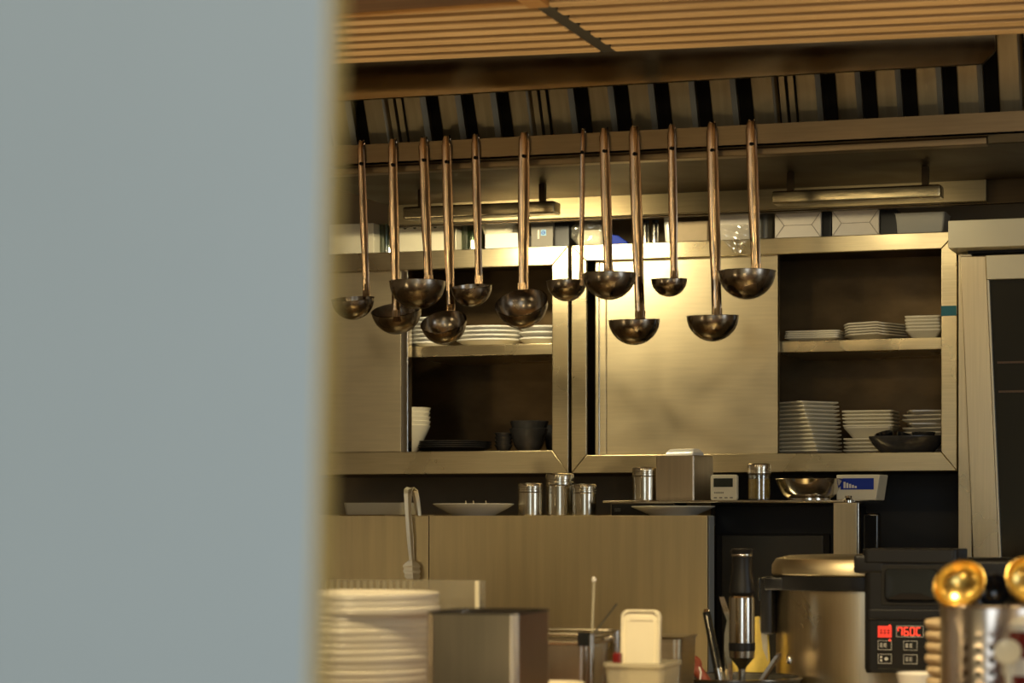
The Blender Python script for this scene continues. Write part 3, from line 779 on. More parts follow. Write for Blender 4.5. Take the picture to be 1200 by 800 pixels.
# napkin box, shakers, timer, bowls on the thin shelf
o = thing('napkin_box', 'grey steel napkin box with a white napkin on the thin shelf', 'napkin box', (X(803, 4.64), 4.635, ZU), math.radians(-14))
hN = Z(803, 533.5, 4.6) - ZU
m = MB().loft([rr(.0425, .0425, .004, 0), rr(.0425, .0425, .004, hN - .002), rr(.0415, .0415, .004, hN), rr(.022, .03, .004, hN), rr(.022, .03, .004, hN - .006)]); m.build('box_body', M['binsteel'], o)
m = MB().loft([rr(.030, .026, .003, hN - .003), rr(.0315, .022, .003, hN + .006), rr(.027, .015, .003, hN + .0125), rr(.025, .010, .003, hN + .014)]); m.build('napkin', M['white'], o)
jar(755.5, 29, 547, 4.62, ZU, 'steel shaker on the thin shelf left of the napkin box')
jar(889.5, 27, 543, 4.62, ZU, 'glass spice shaker with yellow contents right of the timer', glass=True)
o = thing('kitchen_timer', 'cream kitchen timer with grey display beside the napkin box', 'timer', (X(848, 4.585), 4.585, ZU))
wt_ = S(31.5, 848, 4.585) / 2; ht = Z(848, 556, 4.585) - ZU
m = MB().loft([[(x, y, z + ht/2) for x, z, y in rr(wt_, ht / 2, .005, 0.0)], [(x, y, z + ht/2) for x, z, y in rr(wt_, ht / 2, .005, .016)]]); m.build('timer_body', M['creamplastic'], o, bev=.0015)
MB().box(-wt_ * .76, wt_ * .70, -.0006, .001, ht * .52, ht * .86).build('display', M['lcd'], o)
m = MB()
for k in range(7): m.box(-wt_ * .72 + k * .0028, -wt_ * .72 + k * .0028 + .002, -.0004, .001, ht * .27, ht * .33)
for k in range(4): m.box(-wt_ * .74 + k * .0105, -wt_ * .74 + k * .0105 + .006, -.0004, .001, ht * .08, ht * .13)
m.build('printing', M['print_'], o)
bw = bowl(S(80, 949, 4.66) / 2, S(25, 949, 4.66), .042, M['chrome'], 'mixing_bowl', .0015, curve=.55); bw.location = (X(949, 4.66), 4.655, ZU)
tag(bw, 'wide steel mixing bowl on the thin shelf right of the glass shaker', 'bowl')
bw = round_plate(.052, .012, .03, M['cream'], 'cream_plate'); bw.location = (X(965, 4.72), 4.68, ZU + .0258); 
tag(bw, 'cream plate lying across the steel mixing bowl', 'plate')
o = thing('label_box', 'pale box with a blue label at the right end of the thin shelf', 'box', (X(1006, 4.66), 4.655, ZU), math.radians(-4))
wl_ = S(52, 1003, 4.66) / 2; hl = Z(1003, 556, 4.66) - ZU
MB().prism([(-wl_, 0), (wl_ * .82, 0), (wl_, hl), (-wl_, hl)], 0, .07).build('box_body', M['creamplastic'], o, bev=.002)
MB().box(-wl_ * .8, wl_ * .72, -.0008, .001, hl * .42, hl * .86).build('blue_label', M['blue'], o); bl_ = o.children[-1]
m = MB()
for k in range(5): m.box(-wl_ * .66 + k * .0055, -wl_ * .66 + k * .0055 + .004, -.0012, -.0006, hl * .48, hl * (.72 - .04 * k))
m.build('label_print', M['white'], bl_)

# dark oven below the thin shelf
YO = 4.72
o = thing('oven_cabinet', 'black oven with grey glass door behind the stick blender', 'oven', (X(905, YO), YO, 0))
wo = S(142, 905, YO) / 2
MB().box(-wo, wo, .012, .40, .05, ZU - .008, .004).build('oven_body', M['black'], o)
MB().box(-wo + .005, wo - .005, 0, .012, .5, Z(905, 624, YO) - .002, .003).build('door_frame', M['blackmatte'], o)
MB().box(-wo + .018, wo - .018, -.002, .001, .55, Z(905, 624, YO) - .006, .002).build('door_glass', M['darkgrey'], o)
m = MB()
for sx in (-1, 1):
    for yy in (.05, .36): m.lathe([(0, 0), (.018, 0), (.018, .05), (0, .05)], 16, (sx * (wo - .04), yy, 0))
m.build('foot', M['blackmatte'], o)
# steel post
o = thing('steel_post', 'square steel post with black cap knob beside the rice cooker lid', 'post', (X(992, 4.54), 4.535, 0))
wp = S(30, 992, 4.54) / 2
MB().box(-wp, wp - .004, 0, .018, 0, 1.284, .001).build('post_tube', M['steel_v'], o)
MB().box(wp - .003, wp, .001, .018, 0, 1.284, .001).build('post_edge', M['chrome'], o)
MB().lathe([(0, 1.2845), (.009, 1.2845), (.009, 1.289), (.006, 1.293), (.007, 1.297), (0, 1.298)], 20, (.003, .009, 0)).build('cap_knob', M['chrome'], o)
o = thing('black_post', 'slim black post standing behind the square steel post', 'post', (X(1020, 4.66), 4.68, 0))
MB().box(-.016, .016, -.016, .016, 0, 1.265, .006).build('post_tube', M['blackgloss'], o)

# ------------------------------------------------------------------ DISPLAY REFRIGERATOR at the right
YFr = 4.80
fx0 = X(1123, YFr)
o = thing('display_refrigerator', 'tall steel refrigerator with dark glass door at the right edge', 'refrigerator', (fx0, YFr, 0))
zt1 = Z(1150, 297, YFr)
MB().box(.0, .9, .03, WB - YFr - .003, .06, zt1, .002).build('carcass', M['steel_v'], o)
MB().box(0, .026, 0, .03, .06, zt1, .001).build('side_frame', M['steel_v'], o)
ca0 = X(1111, YFr - .07) - fx0
MB().box(ca0, .9, -.07, WB - YFr - .05, Z(1150, 289.5, YFr - .07), Z(1150, 257, YFr - .07), .002).build('top_fascia', M['creamlit'], o)  # cream colour here stands for light on the steel cap
MB().box(.02, .9, -.01, .2, zt1, Z(1150, 289.5, YFr - .07)).build('neck', M['blackmatte'], o)
th = -math.radians(2.5)
zd1 = Z(1140, 300, YFr - .03); zd0 = .12
hd = zd1 - zd0
ws_ = S(30, 1140, YFr - .03)
def shear_box(m, x0, x1, y0, y1, z0, z1, k=-.043):
    m.loft([[(x0 + k*(z - zd1), y0, z), (x1 + k*(z - zd1), y0, z), (x1 + k*(z - zd1), y1, z), (x0 + k*(z - zd1), y1, z)] for z in (z0, z1)])
dx0 = X(1125, YFr - .03) - fx0
m = MB(); shear_box(m, dx0, dx0 + ws_, -.03, 0, zd0, zd1); m.build('door_stile', M['steel_v'], o, bev=.0015)
m = MB(); shear_box(m, dx0 + ws_ + .0005, dx0 + ws_ + .004, -.031, 0, zd0, Z(1160, 328, YFr - .03)); m.build('door_gasket', M['creamplastic'], o)
m = MB(); shear_box(m, dx0 + ws_ + .0005, .86, -.035, -.001, Z(1175, 327, YFr - .03), zd1); m.build('door_header', M['creamlit'], o, bev=.001)
m = MB(); shear_box(m, dx0 + ws_ + .0045, .86, -.022, -.004, zd0, Z(1175, 327, YFr - .03) - .001); m.build('door_glass', M['glass'], o)
m = MB()
for py in (424, 458): zz = Z(1185, py, YFr); shear_box(m, dx0 + ws_ + .012, .8, -.0235, -.022, zz - .004, zz)
m.build('shelf_line', mat('brown_shelf_edge', (.10, .05, .018), .5), o)

# ------------------------------------------------------------------ RICE COOKER
YK = 3.90
kx, kr = X(1016, YK), .1535
ck = thing('rice_cooker', 'steel and black rice cooker with red digital display', 'rice cooker', (kx, YK, ZW))
def kz(py, px=1000): return Z(px, py, YK) - ZW
hB = kz(690)
MB().lathe([(0, 0.012), (kr * .93, .012), (kr * .955, .02), (kr * .955, hB), (0, hB)], 72).build('body', M['steel_v'], ck)
MB().lathe([(0, 0), (kr * .9, 0), (kr * .95, .004), (kr * .95, .0118), (0, .0118)], 48).build('base', M['black'], ck)
MB().lathe([(kr * .9, hB + .0003), (kr * .99, hB + .0003), (kr * 1.0, hB + .003), (kr * 1.0, kz(674)), (0, kz(674))], 72).build('collar', M['black'], ck)
zl0, zl1 = kz(673.5), kz(650)
MB().lathe([(0, zl0), (kr * .985, zl0), (kr * 1.0, zl0 + .003), (kr * .998, zl0 + (zl1-zl0) * .5), (kr * .955, zl0 + (zl1-zl0) * .82), (kr * .82, zl1 - .0006), (kr * .5, zl1 + .001), (0, zl1 + .002)], 72).build('lid', M['door'], ck)
# side handle at the left
m = MB(); hxk = -kr * 1.0
m.box(hxk - .005, hxk + .016, -.085, .02, kz(742), kz(675), .006)
m.box(hxk + .004, hxk + .036, -.097, -.03, kz(690), kz(675), .004)
m.build('side_handle', M['black'], ck)
MB().box(hxk - .0105, hxk - .004, -.075, -.03, kz(703), kz(676), .003).build('hinge_clip', M['blackgloss'], ck)
# front control unit
YKf = 3.70
def kx_(px): return X(px, YKf) - kx
def kzf(py): return Z(1060, py, YKf) - ZW
c0, c1 = kx_(1012), kx_(1121)
yf = YKf - YK
unit = MB()
unit.loft([[(x + (c0 + c1) / 2, yf + .05 + y, z) for x, y, z in rr((c1 - c0) / 2 * s_, .05 * s_ + .0, .012, zz)] for s_, zz in ((.97, kzf(789)), (1, kzf(784)), (1, kzf(660)), (1, kzf(658)))])
unit.build('control_unit', M['black'], ck)
MB().loft([rr((c1 - c0) / 2 + .002, .062, .010, z, c=((c0 + c1) / 2, yf + .058)) for z in (kzf(659.5), kzf(646), kzf(643))]).build('lid_hinge_cover', M['black'], ck, bev=.002)
MB().box(kx_(1000), kx_(1036), yf - .002, yf + .03, kzf(672), kzf(650), .005).build('hinge_block', M['black'], ck)
# latch: frame and big glossy button
MB().box(kx_(1033), kx_(1104), yf - .0015, yf + .003, kzf(709), kzf(662), .001).build('latch_frame', M['blackmatte'], ck)
lx0, lx1, lz0, lz1 = kx_(1037), kx_(1100), kzf(703), kzf(666)
MB().loft([[((lx0 + lx1)/2 + x, yf - yy, (lz0 + lz1)/2 + y) for x, y, _ in rr((lx1-lx0)/2 * s_, (lz1-lz0)/2 * s_, .007, 0)] for s_, yy in ((1, .001), (1, .006), (.94, .0095), (.5, .0105))]).build('latch_button', M['blackgloss'], ck)
MB().box(kx_(1018), kx_(1110), yf - .004, yf + .001, kzf(726), kzf(714), .0018).build('panel_ridge', M['black'], ck)
cp_ = MB().box(kx_(1028), kx_(1104), yf - .0012, yf + .001, kzf(784), kzf(728), .001).build('control_panel', M['blackgloss'], ck)
yb = yf - .0012
MB().box(kx_(1029), kx_(1045), yb - .0012, yb, kzf(747), kzf(733.5), .0004).build('start_key', M['red'], cp_)
m = MB()
for k in range(3):
    x = kx_(1031.2) + k * .0056
    m.box(x, x + .0045, yb - .0016, yb - .0011, kzf(742), kzf(741)).box(x, x + .0045, yb - .0016, yb - .0011, kzf(739), kzf(738.2)).box(x + .0018, x + .0025, yb - .0016, yb - .0011, kzf(744), kzf(737))
m.build('key_print', M['darkred'], cp_)
for px, py in ((1043, 733), (1043, 750)):
    MB().lathe([(0, 0), (.0016, 0), (.0016, .0012), (0, .0012)], 14, mtx=Matrix.Translation((kx_(px), yb, kzf(py))) @ Matrix.Rotation(PI/2, 4, 'X')).build('indicator_lamp', M['redlight'], cp_)
m = MB(); X0, X1, Z0, Z1 = kx_(1050.5), kx_(1082.5), kzf(746), kzf(733)
for a in ((X0, X1, Z0, Z0 + .0006), (X0, X1, Z1 - .0006, Z1), (X0, X0 + .0006, Z0, Z1), (X1 - .0006, X1, Z0, Z1)): m.box(a[0], a[1], yb - .0006, yb, a[2], a[3])
m.build('display_frame', M['whiteprint'], cp_)
m = MB(); dw = (X1 - X0 - .004) / 4
for k, ch in enumerate('760C'): seven(m, ch, X0 + .002 + k * dw, Z0 + .002, dw * .80, Z1 - Z0 - .004, .0015, yb - .0009, yb)
m.build('digits', M['redlight'], cp_)
for px, py, g_ in ((1037, 756, 0), (1067, 756, 1), (1037, 772, 2), (1067, 772, 3)):
    m = MB(); cx_, cz_ = kx_(px), kzf(py); hw, hh_ = .0105, .0072
    for a in ((-hw, hw, -hh_, -hh_ + .0006), (-hw, hw, hh_ - .0006, hh_), (-hw, -hw + .0006, -hh_, hh_), (hw - .0006, hw, -hh_, hh_)): m.box(cx_ + a[0], cx_ + a[1], yb - .0006, yb, cz_ + a[2], cz_ + a[3])
    if g_ == 2:
        m.box(cx_ - .007, cx_ - .004, yb - .0006, yb, cz_ + .001, cz_ + .004).box(cx_ - .007, cx_ - .004, yb - .0006, yb, cz_ - .004, cz_ - .001)
        m.prism([(cx_ + .006, cz_), (cx_ + .002, cz_ + .003), (cx_ - .001, cz_), (cx_ + .002, cz_ - .003)], yb - .0006, yb)
    else:
        for k in range(2):
            x = cx_ - .005 + k * .0058
            m.box(x - .0022, x + .0022, yb - .0006, yb, cz_ + .002, cz_ + .0028).box(x - .0022, x + .0022, yb - .0006, yb, cz_ - .0005, cz_ + .0003).box(x - .0022, x + .0022, yb - .0006, yb, cz_ - .003, cz_ - .0022).box(x - .0004, x + .0004, yb - .0006, yb, cz_ - .003, cz_ + .0035)
            m.box(x - .0022, x - .0016, yb - .0006, yb, cz_ - .003, cz_ + .0028)
    m.build('button', M['whiteprint'], cp_)
# rear hinge housing at the right
MB().box(kx_(1095), kx_(1165) + .008, .02, .12, kz(690), kz(653), .010, seg=3).build('steam_housing', M['black'], ck)

# ------------------------------------------------------------------ STICK BLENDER, POT AND TOOLS
YPt = 3.72
pot = thing('cooking_pot', 'low dark pot holding the blender and spoon in front of the cooker', 'pot', (X(860, YPt), YPt, ZW))
px_, prr = pot.location.x, S(160, 860, YPt) / 2
ph = Z(860, 793.5, YPt) - ZW
MB().lathe([(0, 0), (prr * .9, 0), (prr * .96, .006), (prr * .97, ph - .004), (prr, ph - .002), (prr, ph), (prr * .95, ph), (prr * .94, .006), (0, .005)], 60).build('pot_body', M['darkgrey'], pot)
MB().lathe([(prr * .95, ph + .0002), (prr * 1.01, ph + .0002), (prr * 1.01, ph + .0024), (prr * .95, ph + .0024), (prr * .95, ph + .0002)], 60).build('rim_band', M['chrome'], pot)
o = thing('stick_blender', 'stick blender with black grip and steel body standing in the pot', 'blender', (X(869.5, YPt), YPt + .0, ZW + .006))
def bz(py): return Z(870, py, YPt) - ZW - .006
q = S(1, 870, YPt)
MB().lathe([(14.5*q*.8, bz(697.5)), (15*q, bz(694)), (14.5*q, bz(686)), (11.5*q, bz(668)), (11.8*q, bz(650)), (13.5*q, bz(645)), (12*q, bz(643)), (0, bz(642.5))], 40).build('grip', M['black'], o)
MB().lathe([(12.0*q, bz(651.5)), (12.3*q, bz(651)), (12.3*q, bz(649.5)), (12.0*q, bz(649))], 40).build('grip_ring', M['chrome'], o)
MB().lathe([(0, bz(698)), (13.5*q, bz(698)), (15*q, bz(700)), (15.2*q, bz(752)), (15.2*q, bz(752.5))], 40).build('motor_body', M['chrome'], o)
MB().lathe([(15.2*q, bz(752.6)), (15.7*q, bz(753)), (15.7*q, bz(761.5)), (15.2*q, bz(762)), ], 40).build('black_band', M['black'], o)
MB().lathe([(15.2*q, bz(762.2)), (14.8*q, bz(770)), (5*q, bz(781.5)), (4.4*q, bz(784)), (4.2*q, .014), (12*q, .010), (13*q, 0), (0, 0)], 40).build('blending_shaft', M['shaker'], o)
# black honing rod, steel scraper and spoon leaning in the pot
def stick_tool(name, lab, cat, a, b_, Y0, Y1, parts):
    A = P(a[0], a[1], Y0); B = P(b_[0], b_[1], Y1)
    o = thing(name, lab, cat, (B.x, B.y, B.z)); return o, A - Vector(o.location)
o, A = stick_tool('honing_rod', 'black handled rod with steel tip leaning left of the stick blender', 'rod', (828, 717), (843, 792), YPt + .02, YPt + .01, None)
MB().tube([A, A * .12], [.0065, .0075], 12).build('grip', M['blackgloss'], o)
MB().tube([A * .06 + Vector((0, -.0075, .003)), A * .96 + Vector((0, -.0068, 0))], .0012, 6).build('grip_line', M['chrome'], o)
MB().tube([A * 1.001, A * 1.05], [.0060, .0035], 12).build('end_cap', M['chrome'], o)
MB().tube([A * .118, A * -.9], [.0078, .005], 12).build('ferrule', M['chrome'], o)
A0 = P(846, 700, YPt + .05)
o = thing('metal_scraper', 'bent steel scraper leaning behind the stick blender', 'scraper', (A0.x, A0.y, ZW + .008))
pts = [P(846, 699, YPt + .05), P(851, 715, YPt + .05), P(856, 727, YPt + .05), P(853, 742, YPt + .045), P(853, 765, YPt + .04), P(855, 800, YPt + .03)]
L0 = Vector(o.location)
pts = [p - L0 for p in pts] + [Vector((.012, -.02, 0))]
strip(pts, [.0045, .0055, .0058, .0058, .0062, .0062, .006], .002).build('scraper_blade', M['chrome'], o)
o = thing('yellow_card', 'yellow printed card standing behind the stick blender', 'card', (X(878, 3.83), 3.842, ZW))
zq = lambda py: Z(878, py, 3.83) - ZW
xx = lambda p_: X(p_, 3.83) - X(878, 3.83)
MB().prism([(xx(846), 0), (xx(904), 0), (xx(898), zq(727)), (xx(886), zq(722)), (xx(850), zq(736))], 0, .004).build('card_sheet', M['yellow'], o)
MB().prism([(xx(888), zq(726)), (xx(897), zq(729)), (xx(898), zq(775)), (xx(892), zq(760))], -.0006, 0).build('grey_print', M['greyplastic'], o)
o, A = stick_tool('steel_spoon', 'steel spoon resting on the pot rim before the cooker', 'spoon', (914, 765), (893, 797), YPt - .02, YPt - .035, None)
strip([A * 1.0, A * .85, A * .4, Vector((0, 0, 0)), A * -.55, A * -1.1], [.0022, .0055, .0062, .0055, .004, .0035], .0015, .0015).build('spoon_handle', M['chrome'], o)
tag(MB().lathe([(0, -.007), (.0045, -.005), (.0052, 0), (.0035, .006), (0, .009)], 18).build('steel_knob', M['chrome'], ck, (X(925, 3.745) - kx, 3.745 - YK, Z(925, 773, 3.745) - ZW)))
# round wooden knob with a white cord on the pot rim
o = thing('wooden_knob_handle', 'red brown wooden handle with a white cord loop at the pot rim', 'handle', (X(822, YPt - .03), YPt - .075, Z(820, 794, YPt - .08)))
mt = Matrix.Translation((-.003, 0, .020)) @ Matrix.Rotation(PI/2, 4, 'X') @ Matrix.Rotation(.25, 4, 'Y')
MB().lathe([(.0035, -.005), (.011, -.006), (.0145, -.002), (.0145, .002), (.011, .006), (.0035, .005), (.003, 0), (.0035, -.005)], 30, mtx=mt).build('handle_end', M['redbrown'], o)
MB().tube([(.004, 0, .012), (.012, .0, .002), (.022, .002, -.012)], [.009, .009, .008], 12).build('handle_grip', M['redbrown'], o)
MB().tube([(-.017, -.002, .008), (-.0165, -.004, .015), (-.012, -.007, .018)], .0011, 7).build('cord', M['white'], o)
MB().tube([(.009, -.008, .017), (.0125, -.010, .010), (.011, -.0105, -.004), (.008, -.010, -.012)], .0013, 7).build('cord', M['white'], o)

# ------------------------------------------------------------------ PLATE STACK, BIN, CLEAR BIN AT THE LEFT
YD = 2.86
pd = .110
p = MB().lathe([(0, .001), (.066, .001), (.07, 0), (.074, .0006), (pd - .010, .0045), (pd - .001, .0105), (pd, .0135), (pd, .0180), (pd - .0012, .0190), (pd - .004, .0180), (pd - .016, .0125), (.07, .008), (0, .008)], 72).build('dinner_plate', M['dinner']); p['category'] = 'plate'
xD = X(501, YD) - pd * .985 - .002
topz = Z(440, 693, YD)
n = 17; pit = (topz - ZP - .020) / (n - 1)
stack(p, n, (xD, YD + .02, ZP), pit, 'white dinner plate in the tall stack on the pass counter', 'dinner plates on the pass counter',
      offs=[((.003 if k > n - 4 else -.007) + random.uniform(-.0015, .0015), random.uniform(-.001, .001)) for k in range(n)])
YN = 2.62
o = thing('steel_bin', 'open square brushed steel bin in front of the dinner plates', 'bin', (X(498.5, YN) + .056, YN + .064, ZP))
hb_ = Z(560, 719.5, YN) - ZP
MB().loft([rr(.056, .064, .010, 0), rr(.056, .064, .010, hb_), rr(.0545, .0625, .009, hb_), rr(.0545, .0625, .009, .003)]).build('bin_body', M['binsteel'], o)
m = MB().loft([rr(.0562, .0642, .010, hb_ + .0002), rr(.0562, .0642, .010, hb_ + .0022), rr(.0535, .0615, .009, hb_ + .0022), rr(.0535, .0615, .009, hb_ + .0002)], False, False); m.build('bin_rim', M['black'], o)
YA = 3.20
o = thing('acrylic_bin', 'clear ribbed acrylic bin behind the dinner plate stack', 'bin', (X(553, YA) - .12, YA + .03, ZP))
ha = Z(470, 680, YA) - ZP
m = MB()
m.box(-.12, .12, 0, .003, 0, ha).box(-.12, .12, .027, .03, 0, ha).box(-.12, -.1172, .003, .027, 0, ha).box(.1172, .12, .003, .027, 0, ha).box(-.117, .117, .003, .027, 0, .003)
m.build('bin_walls', M['clear'], o)
MB().box(.114, .1205, -.001, .0035, 0, ha, .001).build('corner_edge', M['creamplastic'], o)
m = MB()
for k in range(14): m.box(-.115 + k * .0101, -.115 + k * .0101 + .0042, -.002, 0, .02, ha - .001)
m.build('wall_rib', M['frost'], o)

# ------------------------------------------------------------------ PANS, CONTAINER, LID
YG = 3.22
def gz(py): return Z(690, py, YG)
o = thing('steel_pan', 'deep steel pan with rounded rim beside the steel bin', 'pan', (X(691, YG) - .075, YG + .06, ZP))
zr = gz(753) - ZP
m = MB().loft([rr(.062, .048, .012, 0), rr(.070, .055, .014, .006), rr(.072, .057, .014, zr - .004), rr(.0755, .0605, .014, zr - .003), rr(.0765, .0615, .014, zr), rr(.0755, .0605, .014, zr + .0015), rr(.070, .055, .013, zr), rr(.067, .052, .013, .008)]); m.build('pan_body', M['shaker'], o)
o = thing('wire_rack', 'steel wire rail frame around the deep steel pan', 'rack', (X(691, YG) - .075, YG + .06, ZP))
zr2 = gz(743) - ZP
m = MB(); ring = rr(.080, .066, .012, zr2, 6); m.tube([*ring, ring[0], ring[1]], .0022, 8); m.build('top_rail', M['shaker'], o)
for sx in (-1, 1):
    for sy in (-1, 1): MB().tube([(sx * .0785, sy * .0645, 0), (sx * .0785, sy * .0645, zr2)], .0048, 14).build('leg', M['chrome'], o)
MB().box(.060, .078, -.0690, -.0667, zr2 - .016, zr2 + .003, .0008).build('corner_plate', M['blackgloss'], o)
o = thing('steel_pan', 'shallow steel pan behind the white plastic lid', 'pan', (X(746, YG + .26), YG + .26, ZW))
zr3 = Z(720, 745, YG + .22) - ZW
MB().loft([rr(.075, .045, .012, 0), rr(.081, .050, .014, zr3 - .003), rr(.085, .054, .014, zr3), rr(.080, .049, .014, zr3), rr(.074, .044, .012, .004)]).build('pan_body', M['steel'], o)
# wire whisk loop between
m = MB().tube([P(700, 757, YG + .10) , P(707, 747, YG + .095), P(713, 744, YG + .09), P(718, 748, YG + .09), P(721, 757, YG + .09)], .0014, 8)
o2 = m.build('wire_hook', M['chrome']); tag(o2, 'bent wire hook on the rim between the two steel pans', 'hook')
A0 = P(696, 745, YG + .05); A1 = P(696, 680, YG + .05)
o = thing('pan_skewer', 'thin white tipped skewer standing upright in the deep pan', 'skewer', (A0.x, A0.y - .02, ZP + .01))
MB().tube([(0, 0, 0), A1 - Vector(o.location)], .0018, 8).build('shaft', M['frost'], o)
MB().lathe([(0, -.003), (.0032, -.001), (.0032, .003), (0, .006)], 14, tuple(A1 - Vector(o.location))).build('tip', M['white'], o)
A0 = P(700, 737, YG + .05); A1 = P(723, 707, YG + .06)
d_ = (A1 - A0)
tag(MB().tube([A0 - d_ * 1.6, A1], [.0015, .0012], 8).build('dark_skewer', M['darkgrey']), 'dark thin skewer slanting out of the pans', 'skewer')
# frosted container + lid
YX = 3.12
o = thing('plastic_container', 'frosted plastic container with white lid standing in it', 'container', (X(742, YX), YX + .05, ZP))
hc = Z(742, 777, YX) - ZP; wc = S(76, 742, YX) / 2
m = MB().loft([rr(wc * .86, .042, .008, 0), rr(wc * .96, .048, .009, hc - .006), rr(wc, .051, .009, hc - .005), rr(wc, .051, .009, hc), rr(wc * .95, .047, .008, hc), rr(wc * .84, .040, .007, .002)]); m.build('container_body', M['frost'], o)
YLd = YX + .035
o = thing('container_lid', 'white plastic lid standing upright in the frosted container', 'lid', (X(749, YLd), YLd, ZP + .004))
h0 = Z(749, 714, YLd) - ZP - .004; wl2 = S(48, 749, YLd) / 2
def vr(s_, y_, dz=0, k=1.): return [(x, y_, z + h0/2) for x, z, _ in [(a, b3, c3) for a, b3, c3 in rr(wl2 * s_, h0/2 - wl2 * (1 - s_), .010 * k, 0)]]
m = MB().loft([vr(1, .006), vr(1, 0), vr(.97, -.002), vr(.90, -.002), vr(.86, .001), vr(.74, .001), vr(.70, .0)], cap1=True); m.build('lid_body', M['creamplastic'], o, (0, 0, 0), (math.radians(-4), 0, 0))
MB().box(-wl2 * .55, wl2 * .62, -.0008, .001, h0 - .0155, h0 - .0135, .0005).build('lid_ridge', M['beigechina'], o, (0, 0, 0), (math.radians(-4), 0, 0))
o = thing('red_clip', 'dark red clip on the rim left of the white lid', 'clip', (X(719, YX), YX + .02, Z(719, 779, YX)))
MB().box(-.006, .006, -.006, .006, 0, .016, .003).build('clip_body', M['darkred'], o)
cr = bowl(.034, .05, .018, M['cream'], 'small_cream_bowl'); cr.location = (X(654, 2.86), 2.86, ZP); tag(cr, 'small cream bowl beside the steel bin at the bottom edge', 'bowl')
cr = bowl(.030, .052, .016, M['white'], 'small_white_bowl'); cr.location = (X(1078, 3.15), 3.15, ZP); tag(cr, 'small white bowl below the rice cooker display', 'bowl')

# ------------------------------------------------------------------ CUTLERY HOLDER AT THE RIGHT
YH = 2.72
hr = .055
o = thing('cutlery_holder', 'perforated steel cylinder holding golden ladles', 'cutlery holder', (X(1103, YH) + hr * 1.0, YH, ZP))
hX = o.location.x
hh = Z(1150, 712, YH - .03) - ZP
t = bmesh.new()
NA, NZ = 24, 9
zs0, zs1 = .008, hh - .023
def cyl(a, z): return (hr * math.cos(a), hr * math.sin(a), z)
cw = 2 * PI / NA; chh = (zs1 - zs0) / NZ
for i in range(NA):
    for j in range(NZ):
        a0, zz0 = i * cw, zs0 + j * chh
        sq = [(0, 0), (.5, 0), (1, 0), (1, .5), (1, 1), (.5, 1), (0, 1), (0, .5)]
        outer = [t.verts.new(cyl(a0 + u * cw, zz0 + v * chh)) for u, v in sq]
        if (i - 16) % 6 > 2:
            t.faces.new([outer[q_] for q_ in range(8)]); continue
        rad = .20 if j < 8 else .13
        inner = [t.verts.new(cyl(a0 + (.5 + rad * math.cos(PI * (1.25 + k * .25))) * cw, zz0 + (.5 + rad * math.sin(PI * (1.25 + k * .25))) * chh)) for k in range(8)]
        for k in range(8):
            l = (k + 1) % 8
            t.faces.new((outer[k], outer[l], inner[l], inner[k]))
for zz in ((0, zs0), (zs1, hh)):
    for i in range(NA * 2):
        a0, a1 = i * cw / 2, (i + 1) * cw / 2
        t.faces.new([t.verts.new(cyl(a0, zz[0])), t.verts.new(cyl(a1, zz[0])), t.verts.new(cyl(a1, zz[1])), t.verts.new(cyl(a0, zz[1]))])
bmesh.ops.remove_doubles(t, verts=t.verts, dist=1e-5); bmesh.ops.recalc_face_normals(t, faces=t.faces)
mm = MB(); mm._join(t); mm.build('perforated_wall', M['holder'], o, solid=.0012)
MB().lathe([(hr - .0016, hh), (hr + .0014, hh), (hr + .002, hh + .0015), (hr + .0012, hh + .003), (hr - .0012, hh + .003), (hr - .0016, hh)], 60).build('rim', M['holder'], o)
MB().lathe([(0, 0), (hr - .001, 0), (hr - .001, .003), (0, .003)], 40).build('base', M['holder'], o)
def cup_ladle(px, py, r_px, Y, lab, m_, tilt=75, yaw=0, name='gold_ladle'):
    r = S(r_px, px, Y)
    c_ = P(px, py, Y)
    o = thing(name, lab, 'ladle', (hX + (c_.x - hX) * .45, YH + .01, ZP + .004), 0, 'ladles in the cutlery holder')
    cl = c_ - Vector(o.location)
    prof = [(r * math.sin(PI/2 * i / 10), -r * .8 * math.cos(PI/2 * i / 10)) for i in range(11)] + [(r * 1.03, .0005), (r * .985, .0008)] + [((r - .0012) * math.sin(PI/2 * i / 10), -(r - .0012) * .8 * math.cos(PI/2 * i / 10)) for i in range(10, -1, -1)]
    R = Matrix.Rotation(yaw, 4, 'Z') @ Matrix.Rotation(math.radians(tilt), 4, 'X')
    MB().lathe(prof, 40, mtx=Matrix.Translation(cl) @ R).build('bowl', m_, o)
    foot = Matrix.Translation(cl) @ R @ Vector((0, -r * .98, 0))
    foot = cl + R @ Vector((0, -r * .99, 0)) if False else cl + R.to_3x3() @ Vector((0, -r * 1.0, 0))
    MB().tube([foot + (cl - foot).normalized() * .003, foot.lerp(Vector((0, 0, 0)), .3), Vector((0, 0, 0))], [.004, .0032, .003], 10).build('handle', m_, o)
    return o
cup_ladle(1124, 684, 31, YH - .02, 'golden ladle facing out on the left of the cutlery holder', M['gold'], 60, -.25)
cup_ladle(1209, 680, 31, YH - .01, 'golden ladle cut by the right picture edge in the holder', M['gold'], 60, .5)
cup_ladle(1164, 692, 21, YH + .03, 'dark polished ladle between the two golden ones', M['blackgloss'], 110, .3, 'dark_ladle')
